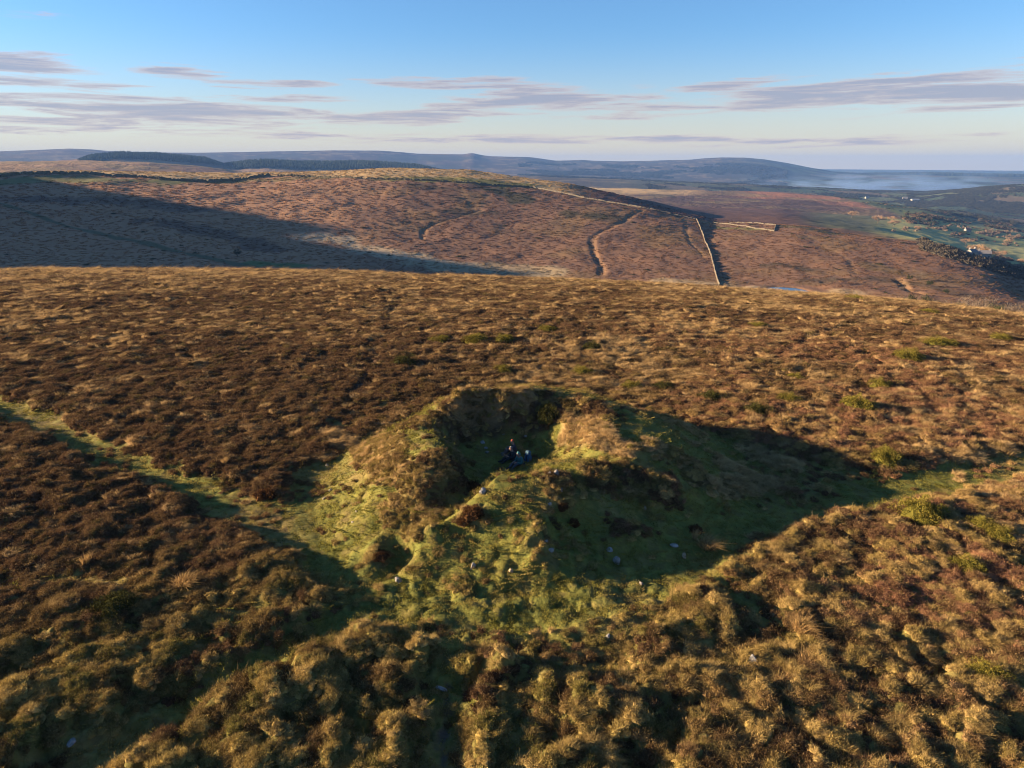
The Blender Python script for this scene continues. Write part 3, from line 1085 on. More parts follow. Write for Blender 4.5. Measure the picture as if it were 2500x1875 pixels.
def blades(n, spread, height, width, seed, lean=0.5):
    R = np.random.default_rng(seed)
    rr = np.sqrt(R.random(n)) * spread
    th = R.random(n) * 2 * math.pi
    B = np.stack([rr * np.cos(th), rr * np.sin(th), np.full(n, -0.03)], -1)
    dirs = np.stack([np.cos(th), np.sin(th)], -1) * (0.3 + rr[:, None] / spread * 0.7) + R.normal(0, 0.45, (n, 2))
    dirs = dirs + np.array([0.35, -0.1])              # laid over by the wind
    H = height * (0.55 + 0.7 * R.random(n))
    M = B.copy()
    M[:, :2] += dirs * (H * lean * 0.35)[:, None]
    M[:, 2] += H * 0.65
    T = B.copy()
    T[:, :2] += dirs * (H * lean)[:, None]
    T[:, 2] += H * (0.95 - 0.2 * R.random(n))
    pa = R.random(n) * math.pi
    W = np.stack([np.cos(pa), np.sin(pa), np.zeros(n)], -1) * width * (0.7 + 0.6 * R.random((n, 1)))
    V = np.stack([B - W, B + W, M - W * 0.8, M + W * 0.8, T], 1).reshape(-1, 3)
    b0 = np.arange(n)[:, None] * 5
    F = np.concatenate([b0 + np.array([[0, 1, 3]]), b0 + np.array([[0, 3, 2]]), b0 + np.array([[2, 3, 4]])])
    return V, F


mat_heather = plant_material("heather_sprigs", 0.18, 0.6, hue=((0.31, 0.215, 0.10), 0.13))
mat_grass = plant_material("moor_grass_blades", 0.30, 0.45)
mat_turf = plant_material("turf_blades", 0.40, 0.45)
mat_bracken = plant_material("bracken_fronds", 0.2, 0.5)
mat_conifer = plant_material("conifer_needles", 0.05, 0.4)


def proto_collection(name, meshes):
    colx = bpy.data.collections.new(name)          # not linked to the scene
    for i, me_ in enumerate(meshes):
        colx.objects.link(bpy.data.objects.new("%s_clump_%02d" % (name, i), me_))
    return colx


heather_protos = proto_collection("heather", [
    mesh_np("heather_clump", *join([sprigs(380, (0.33, 0.28), 0.0105, 0.085, 20 + i, 0.7, 0.8), dome_core(0.22, 0.15, i), blades(60, 0.24, 0.40, 0.0032, 30 + i, 0.5)]), mat_heather) for i in range(5)])
grass_protos = proto_collection("grass", [
    mesh_np("grass_tuft", *blades(260, 0.24, 0.22, 0.0050, 40 + i, 0.8), mat_grass) for i in range(4)])
turf_protos = proto_collection("turf", [
    mesh_np("turf_patch", *blades(110, 0.30, 0.050, 0.009, 60 + i, 0.8), mat_turf) for i in range(3)])
bracken_protos = proto_collection("bracken", [
    mesh_np("bracken_clump", *join([sprigs(90, (0.5, 0.42), 0.07, 0.22, 80 + i, 0.5, 0.6), dome_core(0.33, 0.25, i)]), mat_bracken) for i in range(3)])


def scatter(name, colx, P, rot, scl, idx, tint, label=None, kind="stuff"):
    n = len(P)
    me_ = bpy.data.meshes.new(name)
    me_.vertices.add(n)
    me_.vertices.foreach_set("co", np.ascontiguousarray(P, np.float32).ravel())
    for an, ty, da, fld in (("rot", 'FLOAT_VECTOR', rot, "vector"), ("scl", 'FLOAT_VECTOR', scl, "vector")):
        a = me_.attributes.new(an, ty, 'POINT')
        a.data.foreach_set(fld, np.ascontiguousarray(da, np.float32).ravel())
    a = me_.attributes.new("idx", 'INT', 'POINT')
    a.data.foreach_set("value", np.ascontiguousarray(idx, np.int32))
    col_attr(me_, "tint", tint)
    o_ = link(name, me_)
    ng = bpy.data.node_groups.new(name + "_spread", 'GeometryNodeTree')
    ng.interface.new_socket("Geometry", in_out='INPUT', socket_type='NodeSocketGeometry')
    ng.interface.new_socket("Geometry", in_out='OUTPUT', socket_type='NodeSocketGeometry')
    gi = ng.nodes.new('NodeGroupInput')
    go = ng.nodes.new('NodeGroupOutput')
    ci = ng.nodes.new('GeometryNodeCollectionInfo')
    ci.inputs['Collection'].default_value = colx
    ci.inputs['Separate Children'].default_value = True
    ci.inputs['Reset Children'].default_value = True
    ip = ng.nodes.new('GeometryNodeInstanceOnPoints')
    ip.inputs['Pick Instance'].default_value = True

    def attr(nm, ty):
        nd = ng.nodes.new('GeometryNodeInputNamedAttribute')
        nd.data_type = ty
        nd.inputs['Name'].default_value = nm
        return nd.outputs[0]
    e2r = ng.nodes.new('FunctionNodeEulerToRotation')
    ng.links.new(gi.outputs[0], ip.inputs['Points'])
    ng.links.new(ci.outputs[0], ip.inputs['Instance'])
    ng.links.new(attr("idx", 'INT'), ip.inputs['Instance Index'])
    ng.links.new(attr("rot", 'FLOAT_VECTOR'), e2r.inputs[0])
    ng.links.new(e2r.outputs[0], ip.inputs['Rotation'])
    ng.links.new(attr("scl", 'FLOAT_VECTOR'), ip.inputs['Scale'])
    ng.links.new(ip.outputs[0], go.inputs[0])
    mod = o_.modifiers.new("spread", 'NODES')
    mod.node_group = ng
    tag(o_, label, None, None, kind)
    return o_


def cover_points(r_a, r_b, step_min, step_k, az_lim=0.80):
    pts = []
    r_ = r_a
    while r_ < r_b:
        s = max(step_min, step_k * r_)
        n_ = int(2 * az_lim * r_ / s)
        a = -az_lim + (np.arange(n_) + rng.random(n_)) * (2 * az_lim / n_)
        q = r_ + rng.random(n_) * s
        pts.append(np.stack([q * np.sin(a), q * np.cos(a), np.full(n_, s)], -1))
        r_ += s
    return np.vstack(pts)


def slope_rot(X_, Y_, amount):
    e = 0.25
    z0 = ground(X_, Y_)[0]
    zx = ground(X_ + e, Y_)[0]
    zy = ground(X_, Y_ + e)[0]
    gx, gy = (zx - z0) / e, (zy - z0) / e
    return z0, np.clip(np.arctan(gy) * amount, -.6, .6), np.clip(-np.arctan(gx) * amount, -.6, .6)


def lerp(a, b, t):
    return a + (b - a) * t


REDDISH = np.array([0.230, 0.118, 0.068])
GOLDEN = np.array([0.228, 0.172, 0.056])

# heather and grass cover
pts = cover_points(12.0, 225.0, 0.20, 0.0058)
X, Y, S = pts.T
rr = np.hypot(X, Y)
aa = np.arctan2(X, Y)
redge = np.interp(aa, TBL, R_EDGE)
keep = rr < redge * 1.15
X, Y, S, rr, aa = X[keep], Y[keep], S[keep], rr[keep], aa[keep]
z0, rx, ry = slope_rot(X, Y, 0.7)
_, g, kind, dirt, trk, rho = ground(X, Y)
pick = rng.random(len(X))
rough = (pick > g * (1.0 - 0.12 * sstep(0.45, 0.65, fbm(X / 2.0, Y / 2.0, 431, 3)))) & (dirt < 0.3) & ((trk < 0.5) | (pick > 0.6))
pk2 = rng.random(len(X))
th_a, tv_a = tufts(X, Y)
rough = rough & ((th_a > 0.16) | (rng.random(len(X)) < 0.35) | (rr > 60))
is_grass = pk2 < np.clip((kind - 0.55) * 0.75, 0.05, 0.9) * (1 - 0.3 * sstep(34, 24, rr))
n_mid = fbm(X / 6, Y / 6, 401, 3)
n_sm = fbm(X / 0.9, Y / 0.9, 405, 2)


def heather_tint(X, Y, kind, rr, aa):
    n_ = len(X)
    th_, tv = tufts(X, Y)
    own = sstep(70, 30, rr) * (1 - 0.85 * sstep(0.02, -0.22, aa) * sstep(23, 29, rr))
    t = kind_color(np.clip(kind * 0.62 + (rng.random(n_) - 0.5) * 0.5, 0, 2)) * 1.05
    red = sstep(0.02, 0.40, aa) * sstep(100, 40, rr) * 0.85
    t = mix3(t, REDDISH, np.clip(red * sstep(0.35, 0.6, n_mid) + 0.15 * rng.random(n_), 0, 1))
    gold = sstep(33, 22, rr) * sstep(0.34, 0.56, fbm(X / 2.5, Y / 2.5, 411, 3) + 0.08 * sstep(-0.3, 0.0, aa))
    t = mix3(t, GOLDEN, gold * (0.78 - 0.60 * sstep(0.1, 0.5, aa)))
    on_mound = sstep(1.08, 0.98, mound_rho(X, Y)) * sstep(0.45, 0.8, kind)
    t = mix3(t, GOLDEN, on_mound * (0.45 + 0.4 * rng.random(n_)))
    olive = (rng.random(n_) < 0.10)
    t[olive] = t[olive] * 0.4 + np.array([0.085, 0.075, 0.022]) * 0.6
    own = (own * sstep(0.08, 0.3, th_))
    t = mix3(t, GOLDEN * 1.15, own * sstep(0.62, 0.74, tv) * 0.75)
    t = mix3(t, C_STRAW * 0.85, own * sstep(0.86, 0.92, tv) * 0.25)
    t = mix3(t, np.array([0.130, 0.125, 0.032]), own * sstep(0.34, 0.40, tv) * sstep(0.56, 0.50, tv) * 0.6 * sstep(0.55, 0.15, aa))
    t = mix3(t, C_HEATH, own * sstep(0.30, 0.18, tv) * 0.6)
    t = t * (1 - 0.25 * own + 0.55 * own * tv)[:, None]
    return t * (0.75 + 0.5 * rng.random((n_, 1)))


m = rough & ~is_grass
n_ = int(m.sum())
sc = (S[m] / 0.33) * (0.8 + 0.5 * rng.random(n_))
scatter("heather", heather_protos, np.stack([X[m], Y[m], z0[m] - 0.03], -1), np.stack([rx[m], ry[m], rng.random(n_) * 6.28], -1),
        np.stack([sc, sc, sc * (0.55 + 0.4 * rng.random(n_)) * np.clip(1 / (S[m] / 0.33), 0.45, 1.15)], -1), rng.integers(0, 5, n_),
        heather_tint(X, Y, kind, rr, aa)[m], "brown winter heather covering the moor")
m = rough & is_grass
n_ = int(m.sum())
sc = (S[m] / 0.27) * (0.75 + 0.6 * rng.random(n_))
tg = mix3(np.ones((n_, 3)) * C_STRAW * 1.15, GOLDEN * 1.1, sstep(33, 24, rr[m]) * 0.6 + 0.15 * rng.random(n_))
tg = tg * (0.7 + 0.6 * rng.random((n_, 1)))
scatter("moor_grass", grass_protos, np.stack([X[m], Y[m], z0[m] - 0.02], -1), np.stack([rx[m], ry[m], rng.normal(0, 0.6, n_)], -1),
        np.stack([sc, sc, np.clip(sc, 0.6, 1.4)], -1), rng.integers(0, 4, n_), tg, "straw coloured moor grass among the heather")
# short turf on the paths and the mound
pts = cover_points(12.0, 75.0, 0.24, 0.0075)
X2, Y2, S2 = pts.T
z2, g2, k2, d2_, t2, rho2 = ground(X2, Y2)
m = (rng.random(len(X2)) < g2 * 0.6) & (d2_ < 0.4)
X2, Y2, S2, z2 = X2[m], Y2[m], S2[m], z2[m]
n_ = len(X2)
_, rx2, ry2 = slope_rot(X2, Y2, 1.0)
w2 = np.clip((fbm(X2 / 2.2, Y2 / 2.2, 421, 3) - 0.35) * 2.5, 0, 1)
tt = mix3(np.ones((n_, 3)) * np.array([0.165, 0.155, 0.034]), np.array([0.240, 0.185, 0.060]), w2)
tt = tt * (0.7 + 0.6 * rng.random((n_, 1)))
sc = S2 / 0.24 * (0.8 + 0.5 * rng.random(n_))
scatter("short_grass", turf_protos, np.stack([X2, Y2, z2], -1), np.stack([rx2, ry2, rng.random(n_) * 6.28], -1),
        np.stack([sc, sc, 0.7 + 0.6 * rng.random(n_)], -1), rng.integers(0, 3, n_), tt, "short green turf on the mound and paths")

# bracken and scrub on the far slope
pts = cover_points(330.0, 1100.0, 1.0, 0.0054, 0.70)
X3, Y3, S3 = pts.T
r3 = np.hypot(X3, Y3)
a3 = np.arctan2(X3, Y3)
m = (r3 < np.interp(a3, TBL, R_MID) * 1.03) & (np.hypot(X3 - POND[0], Y3 - POND[1]) > 24)
X3, Y3, S3, r3, a3 = X3[m], Y3[m], S3[m], r3[m], a3[m]
fi = np.clip(np.interp(r3, r_hill, np.arange(len(r_hill))), 0, len(r_hill) - 1.001)
fj = np.clip(np.interp(a3, az_dense, np.arange(len(az_dense))), 0, len(az_dense) - 1.001)
i0, j0 = fi.astype(int), fj.astype(int)
Z3 = (Zh[i0, j0] * (1 - fj + j0) + Zh[i0, j0 + 1] * (fj - j0)) * (1 - fi + i0) + (Zh[i0 + 1, j0] * (1 - fj + j0) + Zh[i0 + 1, j0 + 1] * (fj - j0)) * (fi - i0)
hill_me = bpy.data.objects["hill"].data
cb = np.empty(len(hill_me.vertices) * 4, np.float32)
hill_me.attributes["tint"].data.foreach_get("color", cb)
cb = cb.reshape(Zh.shape + (4,))[..., :3]
t3 = cb[i0, j0]
n_ = len(X3)
lum = t3.sum(1)
green3 = (t3[:, 1] > t3[:, 0] * 0.9)
keep = (rng.random(n_) < 0.5) & ~(green3 & (rng.random(n_) < 0.9))
dark = rng.random(n_) < np.where(lum < 0.14, 0.2, 0.006)
t3 = np.where(dark[:, None], np.array([0.04, 0.042, 0.016]), t3 * (0.94 + 0.16 * rng.random((n_, 1))))
sc = S3 / 0.62 * (0.4 + 0.35 * rng.random(n_)) * np.where(dark, 1.35, 1.0)
k_ = keep
scatter("bracken", bracken_protos, np.stack([X3, Y3, Z3 - 0.1], -1)[k_], np.stack([0 * X3, 0 * X3, rng.random(n_) * 6.28], -1)[k_],
        np.stack([sc, sc, np.clip(sc * 0.32, 0.4, 1.5) * np.where(dark, 1.3, 1)], -1)[k_], rng.integers(0, 3, n_)[k_], t3[k_], "rust brown bracken on the slope across the valley")


# ------------------------------------------------------------------ stone walls across the valley
def stone_material(name, c0, c1, sc):
    m_, nt_, out_ = new_mat(name)
    geo_ = nt_.nodes.new('ShaderNodeNewGeometry')
    tco = nt_.nodes.new('ShaderNodeTexCoord')
    n_ = noise_node(nt_, sc, 6, 0.65, tco.outputs['Object'])
    n2_ = noise_node(nt_, sc * 5, 3, 0.6, tco.outputs['Object'])
    f_ = nmath(nt_, 'ADD', nmath(nt_, 'MULTIPLY', nmath(nt_, 'SUBTRACT', n_, 0.35), 2.2, clamp=True), nmath(nt_, 'MULTIPLY', nmath(nt_, 'SUBTRACT', n2_, 0.5), 0.8), clamp=True)
    c_ = nmix(nt_, f_, c0, c1)
    b_ = nt_.nodes.new('ShaderNodeBsdfPrincipled')
    b_.inputs['Roughness'].default_value = 0.9
    b_.inputs['Specular IOR Level'].default_value = 0.2
    nt_.links.new(c_, b_.inputs['Base Color'])
    bn_ = nt_.nodes.new('ShaderNodeBump')
    bn_.inputs['Strength'].default_value = 0.6
    bn_.inputs['Distance'].default_value = 0.05
    nt_.links.new(n2_, bn_.inputs['Height'])
    nt_.links.new(bn_.outputs[0], b_.inputs['Normal'])
    nt_.links.new(b_.outputs[0], out_.inputs[0])
    return m_


mat_wall = stone_material("drystone", (0.065, 0.056, 0.043), (0.18, 0.152, 0.112), 0.9)
mat_bank = stone_material("turf_bank", (0.05, 0.05, 0.025), (0.13, 0.10, 0.06), 0.4)
mat_stone = stone_material("granite", (0.17, 0.165, 0.155), (0.40, 0.39, 0.37), 3.0)
mat_palestone = stone_material("pale_granite", (0.13, 0.12, 0.105), (0.36, 0.335, 0.30), 6.0)
mat_tanstone = stone_material("tan_granite", (0.24, 0.18, 0.11), (0.42, 0.32, 0.20), 3.0)


def wall_object(name, pts, height, width, mat, label, cat="wall", seed=1):
    R = np.random.default_rng(seed)
    P = [np.array(p) for p in pts]
    samples = []
    for a, b_ in zip(P[:-1], P[1:]):
        L = np.linalg.norm(b_ - a)
        k = max(2, int(L / 1.6))
        for i in range(k):
            samples.append(a + (b_ - a) * i / k)
    samples.append(P[-1])
    S_ = np.array(samples)
    T_ = np.gradient(S_, axis=0)
    T_ /= np.linalg.norm(T_, axis=1, keepdims=True) + 1e-9
    N_ = np.stack([-T_[:, 1], T_[:, 0]], -1)
    V, F = [], []
    for i, (p, n_v) in enumerate(zip(S_, N_)):
        hh = height * (0.72 + 0.45 * R.random()) * (0.35 if R.random() < 0.12 else 1.0)
        w0, w1 = width * (0.9 + 0.3 * R.random()), width * (0.45 + 0.25 * R.random())
        p = p + n_v * R.normal(0, 0.12)
        zz = land_z(p[0], p[1])
        for sgn, w_, h_ in ((-1, w0, -0.6), (-1, w1, hh * 0.9), (0, 0, hh), (1, w1, hh * 0.9), (1, w0, -0.6)):
            V.append((p[0] + n_v[0] * sgn * w_ / 2, p[1] + n_v[1] * sgn * w_ / 2, zz + h_))
        if i:
            a, b0 = 5 * (i - 1), 5 * i
            for q in range(4):
                F.append((a + q, a + q + 1, b0 + q + 1, b0 + q))
    o_ = link(name, mesh_np(name, np.array(V), np.array(F), mat))
    tag(o_, label, cat, "walls and banks on the hill across the valley")
    return o_


wall_object("stone_wall", WALL_LIT, 1.7, 1.0, mat_wall, "pale sunlit stone wall slanting down the hill crest to the wall junction", seed=1)
wall_object("stone_wall", WALL_DOWN, 1.7, 0.8, mat_wall, "straight stone wall running downhill with a broad dark shadow beside it", seed=2)
wall_object("stone_wall", WALL_EAST, 1.2, 0.8, mat_wall, "stone wall looping round the narrow enclosure at the hill's nose", seed=3)
wall_object("stone_bank", WALL_RIDGE, 3.0, 3.0, mat_bank, "dark curving hedge bank along the hill top above the shaded slope", "bank", seed=4)
wall_object("stone_bank", WALL_TOP, 2.2, 2.2, mat_bank, "dark straight hedge bank along the sunny middle of the hill top", "bank", seed=5)


# ------------------------------------------------------------------ stones on and round the mound
def boulder(seed, sx, sy, sz, flat=0.0):
    bm = bmesh.new()
    bmesh.ops.create_icosphere(bm, subdivisions=3, radius=1)
    R = np.random.default_rng(seed)
    planes = [(Vector(R.normal(0, 1, 3)).normalized(), 0.55 + 0.35 * R.random()) for _ in range(11)]
    for v in bm.verts:
        d = v.co.normalized()
        rad = 1.0
        for n_, q in planes:
            k = d.dot(n_)
            if k > 0.05:
                rad = min(rad, q / k)
        rad *= 1 + 0.03 * math.sin(d.x * 17 + seed) * math.sin(d.y * 13 + 2)
        v.co = d * rad
        v.co.x *= sx
        v.co.y *= sy
        v.co.z *= sz
    me_ = bpy.data.meshes.new("stone")
    bm.to_mesh(me_)
    bm.free()
    return me_


STONES = [  # px, py, size x, y, z, material, label
    (1042, 1066, .34, .26, .30, 1, "rounded pale grey stone on the edge of the shaded channel out of the hollow"),
    (1202, 1033, .32, .26, .28, 2, "bright white stone on the sunlit crest of the mound"),
    (1186, 1034, .17, .15, .16, 1, "small stone just left of the bright white stone on the crest"),
    (1211, 1072, .30, .2, .16, 1, "grey stone half hidden in heather below the bright white crest stone"),
    (1188, 1098, .15, .13, .13, 1, "little grey stone among heather in the mound's shade"),
    (1392, 1102, .22, .16, .16, 1, "lone grey stone high on the shaded right flank of the mound"),
    (1457, 1183, .34, .2, .13, 1, "flat grey stone in shade near the golden grass tump"),
    (1315, 1194, .5, .22, .12, 1, "long low grey slab at the foot of the shaded flank"),
    (1332, 1219, .33, .28, .36, 2, "pointed pale stone standing at the edge of the mound's shadow"),
    (1191, 1209, .28, .2, .16, 2, "flat pale pinkish stone at the bottom of the shaded flank"),
    (1180, 1190, .16, .12, .18, 2, "small upright white stone just above the flat pinkish one"),
    (1478, 1206, .22, .18, .24, 3, "tan sunlit stone left of the golden grass tump"),
    (1384, 1272, .2, .14, .16, 2, "small white stone in green tumps below the pointed stone"),
    (860, 1263, .36, .26, .2, 2, "white stone capping a turf tump in front of the pit"),
    (1022, 1238, .22, .18, .32, 1, "upright dark stone casting a shadow at the foot of the sunlit slope"),
    (1104, 1250, .18, .14, .18, 3, "small tan stone at the sunlit foot of the mound"),
    (1043, 962, .26, .2, .18, 1, "upper grey stone of the heap in the hollow"),
    (1050, 972, .2, .18, .15, 1, "middle grey stone of the heap in the hollow"),
    (1052, 982, .2, .16, .15, 2, "lowest and palest stone of the heap in the hollow"),
    (1135, 947, .26, .18, .1, 1, "flat stone on the back wall of the hollow"),
    (1087, 944, .1, .2, .1, 2, "thin pale stone lying at the back of the hollow"),
    (1623, 1461, .26, .2, .34, 1, "blue grey boulder standing among the foreground tussocks"),
    (1577, 1438, .26, .16, .1, 1, "flat grey stone just behind the foreground boulder"),
    (1312, 1400, .3, .12, .12, 1, "grey stone edge showing in the turf of the foreground"),
    (707, 1010, .2, .16, .16, 2, "pale stone at the left foot of the mound"),
    (702, 1082, .2, .15, .15, 2, "pale stone in turf where the left path meets the mound"),
    (715, 1062, .22, .17, .15, 1, "grey stone on the left edge of the mound beside a small shadow"),
    (762, 1130, .14, .12, .12, 2, "tiny white stone on the sunlit left flank of the mound"),
    (770, 1108, .13, .1, .1, 2, "tiny pale stone on the left flank above another tiny white one"),
    (955, 1510, .4, .16, .1, 1, "grey stone in the bare worn path of the foreground"),
    (160, 1632, .28, .2, .14, 1, "blue grey stone beside the worn path at the bottom left corner"),
    (1383, 880, .2, .14, .16, 2, "small white stone on the far rim of the mound"),
]
for i, (px, py, sx, sy, sz, mt, lab) in enumerate(STONES):
    q = hit(px, py)
    me_ = boulder(300 + i, sx * 0.62, sy * 0.62, sz * 0.66)
    me_.materials.append({1: mat_stone, 2: mat_palestone, 3: mat_tanstone}[mt])
    o_ = link("stone", me_, None, (q[0], q[1], gz(q[0], q[1]) + sz * 0.14))
    o_.rotation_euler = (random.uniform(-.2, .2), random.uniform(-.2, .2), random.uniform(0, 6.28))
    tag(o_, lab, "stone", "loose stones on and around the mound")


# ------------------------------------------------------------------ gorse and heather bushes
def bush_mesh(name, rad, hgt, n, size, length, seed, mat):
    parts = []
    R = np.random.default_rng(seed)
    lobes = [(0, 0, 0, 1.0)] + [(math.cos(a) * rad * 0.55, math.sin(a) * rad * 0.55, 0, 0.55 + 0.25 * R.random()) for a in R.random(5) * 6.28]
    for j, (x, y, z, s) in enumerate(lobes):
        v, f_ = sprigs(int(n * s * s), (rad * s, hgt * s), size, length, seed * 7 + j, 0.5, 0.4)
        parts.append((v + np.array([x, y, z]), f_))
        v, f_ = dome_core(rad * s * 0.68, hgt * s * 0.6, seed + j)
        parts.append((v + np.array([x, y, z]), f_))
    return mesh_np(name, *join(parts), mat)


mat_gorse = plant_material("gorse_foliage", 0.10, 0.55, fixed=(0.120, 0.108, 0.022), hue=((0.18, 0.14, 0.03), 0.25))
mat_gorse_dark = plant_material("dark_gorse_foliage", 0.10, 0.5, fixed=(0.046, 0.046, 0.015))
mat_bush_heather = plant_material("bush_heather", 0.12, 0.55, fixed=(0.075, 0.040, 0.020), hue=((0.15, 0.075, 0.03), 0.2))
gorse_me = [bush_mesh("gorse_foliage", 0.75, 0.75, 2800, 0.011, 0.055, 500 + i, mat_gorse) for i in range(3)]
gorse_me += [bush_mesh("gorse_foliage", 0.75, 0.75, 2800, 0.011, 0.055, 510, mat_gorse_dark)]
heath_me = [bush_mesh("heather_foliage", 0.5, 0.42, 1000, 0.016, 0.075, 520 + i, mat_bush_heather) for i in range(2)]
sv, sf = [], []
for i in range(6):
    a = 2 * math.pi * i / 6
    sv += [(0.05 * math.cos(a), 0.05 * math.sin(a), -0.15), (0.03 * math.cos(a), 0.03 * math.sin(a), 0.3)]
for i in range(6):
    sf.append((2 * i, 2 * ((i + 1) % 6), 2 * ((i + 1) % 6) + 1, 2 * i + 1))
m_bark = stone_material("bark", (0.06, 0.045, 0.03), (0.14, 0.10, 0.07), 6)
stem_me = mesh_np("stem", np.array(sv), np.array(sf), m_bark)

GORSE = [  # px, py, width m, height m, mesh, label
    (1976, 1132, 1.75, 1.05, 0, "large smooth rounded gorse bush, the biggest, right of the shaded turf"),
    (2118, 1163, 1.15, 0.75, 1, "bright lobed gorse bush in tall heather near the right edge"),
    (2152, 1180, 1.0, 0.6, 2, "lower gorse bush joined to the bright lobed one at its right"),
    (1908, 1008, 1.25, 1.0, 1, "gorse bush standing beside the green path to the right"),
    (1184, 912, 1.1, 1.0, 3, "dark green gorse bush on the back rim of the hollow"),
    (1541, 872, 1.5, 0.85, 3, "dark gorse bush beyond the mound's shadow, left of a similar one"),
    (1638, 905, 1.5, 0.85, 3, "gorse bush with a long dark shadow at the edge of red heather"),
    (1850, 898, 1.6, 1.0, 1, "gorse bush of several heads amid the red heather"),
    (1256, 815, 1.5, 0.8, 0, "gorse bush in pale grass a little behind the mound's left rim"),
    (1361, 845, 1.3, 0.7, 2, "yellow gorse bush in pale grass straight behind the mound"),
    (1432, 847, 1.5, 0.7, 3, "flat dark gorse bush right of the pale grass behind the mound"),
    (1716, 827, 1.3, 0.7, 1, "mid-field gorse bush between the ditch and the red heather"),
    (1893, 845, 1.4, 0.8, 0, "dull gorse bush behind the several-headed one"),
    (2028, 755, 2.4, 0.9, 1, "wide flat yellow gorse bush high on the right slope"),
    (1962, 790, 2.0, 1.1, 0, "tall gorse bush below the wide flat yellow one"),
    (2161, 742, 1.7, 0.8, 2, "gorse bush near the right edge, close to the far brow"),
    (1279, 766, 1.5, 0.8, 3, "dark gorse bush at the top of the pale grass"),
    (1181, 725, 1.8, 0.8, 0, "gorse bush far out on the brown middle of the moor"),
    (1636, 714, 1.8, 0.8, 1, "gorse bush left of the bend of the turf ditch"),
    (1846, 655, 3.0, 1.0, 0, "gorse bush breaking the skyline of the moor right of the pond"),
    (2006, 684, 2.2, 0.8, 2, "low gorse bush just under the skyline at the right"),
    (950, 746, 1.8, 0.8, 1, "bright green gorse bush in dark heather left of a pair"),
    (1032, 750, 1.9, 0.8, 0, "left gorse bush of the pair in dark heather"),
    (1090, 751, 1.5, 0.7, 2, "right gorse bush of the pair in dark heather"),
    (1084, 813, 1.3, 0.7, 1, "gorse bush at the dark heather's edge behind the mound"),
    (876, 797, 1.7, 0.8, 3, "olive gorse bush in the darkest heather left of centre"),
    (250, 1352, 1.5, 0.7, 3, "dark hummocky gorse bush in the left foreground"),
    (2131, 1492, 1.1, 0.6, 2, "gorse bush in shade at the lower right of the foreground"),
    (2085, 1240, 1.2, 0.6, 0, "half hidden gorse bush below the bright lobed one"),
    (1700, 880, 1.2, 0.7, 2, "small gorse bush above the tip of the mound's shadow"),
]
for i, (px, py, w, h_, mi, lab) in enumerate(GORSE):
    q = hit(px, py)
    o_ = bpy.data.objects.new("gorse_bush", None)
    COL.objects.link(o_)
    o_.location = (q[0], q[1], gz(q[0], q[1]) - 0.08)
    o_.rotation_euler = (0, 0, random.uniform(0, 6.28))
    tag(o_, lab, "bush", "gorse bushes on the moor")
    fo = link("foliage", gorse_me[mi], o_)
    fo.scale = (w / 1.2, w / 1.2, h_ / 0.70)
    st = link("stem", stem_me, o_)
HEATHS = [
    (578, 1080, 1.1, .5, "dark heather bush alone on the green path left of the mound"),
    (1020, 1128, .9, .5, "brown heather bush on the sunlit ridge of the mound"),
    (1004, 1138, .7, .35, "smaller heather bush just below the one on the sunlit ridge"),
    (1238, 1137, .5, .3, "single small reddish heather cushion in the mound's shade"),
    (1215, 1108, .6, .3, "heather cushion in shade below the grey stones"),
    (1500, 1150, .6, .35, "wiry heather bush in the shade near the right path"),
    (1022, 1062, .9, .5, "heather bush overhanging the dark channel out of the hollow"),
    (822, 1216, .7, .35, "grassy heather bush on the lip of the small pit"),
]
for i, (px, py, w, h_, lab) in enumerate(HEATHS):
    q = hit(px, py)
    o_ = bpy.data.objects.new("heather_bush", None)
    COL.objects.link(o_)
    o_.location = (q[0], q[1], gz(q[0], q[1]) - 0.05)
    o_.rotation_euler = (0, 0, random.uniform(0, 6.28))
    tag(o_, lab, "bush", "single heather bushes on the mound and path")
    fo = link("foliage", heath_me[i % 2], o_)
    fo.scale = (w, w, h_ / 0.42)

# grass tussocks that stand alone
tuss_me = mesh_np("tussock_blades", *blades(420, 0.24, 0.40, 0.007, 777, 0.9), plant_material("tussock_straw", 0.3, 0.4, fixed=(0.33, 0.215, 0.09)))
rush_me = mesh_np("rush_blades", *blades(120, 0.10, 0.60, 0.006, 778, 0.45), bpy.data.materials["tussock_straw"])
for px, py, s, me_, lab in [
        (1525, 1185, 1.25, tuss_me, "golden grass tussock on the edge of the mound's shadow"),
        (188, 1240, 1.0, rush_me, "tall thin straw rush tuft in dark heather at the left"),
        (487, 1022, 0.9, rush_me, "straw rush tuft beside the left green path"),
        (1500, 1168, 0.8, rush_me, "wispy tuft standing in shade above the golden tussock"),
        (1725, 1395, 1.0, tuss_me, "pale straw tussock in the right foreground, upper of two"),
        (1740, 1462, 1.1, tuss_me, "pale straw tussock in the right foreground, lower of two"),
        (400, 1290, 1.2, tuss_me, "pale leaning grass tussock in the left foreground")]:
    q = hit(px, py)
    o_ = link("grass_tussock", me_, None, (q[0], q[1], gz(q[0], q[1])))
    o_.scale = (s, s, s)
    tag(o_, lab, "tussock", "lone grass tussocks")


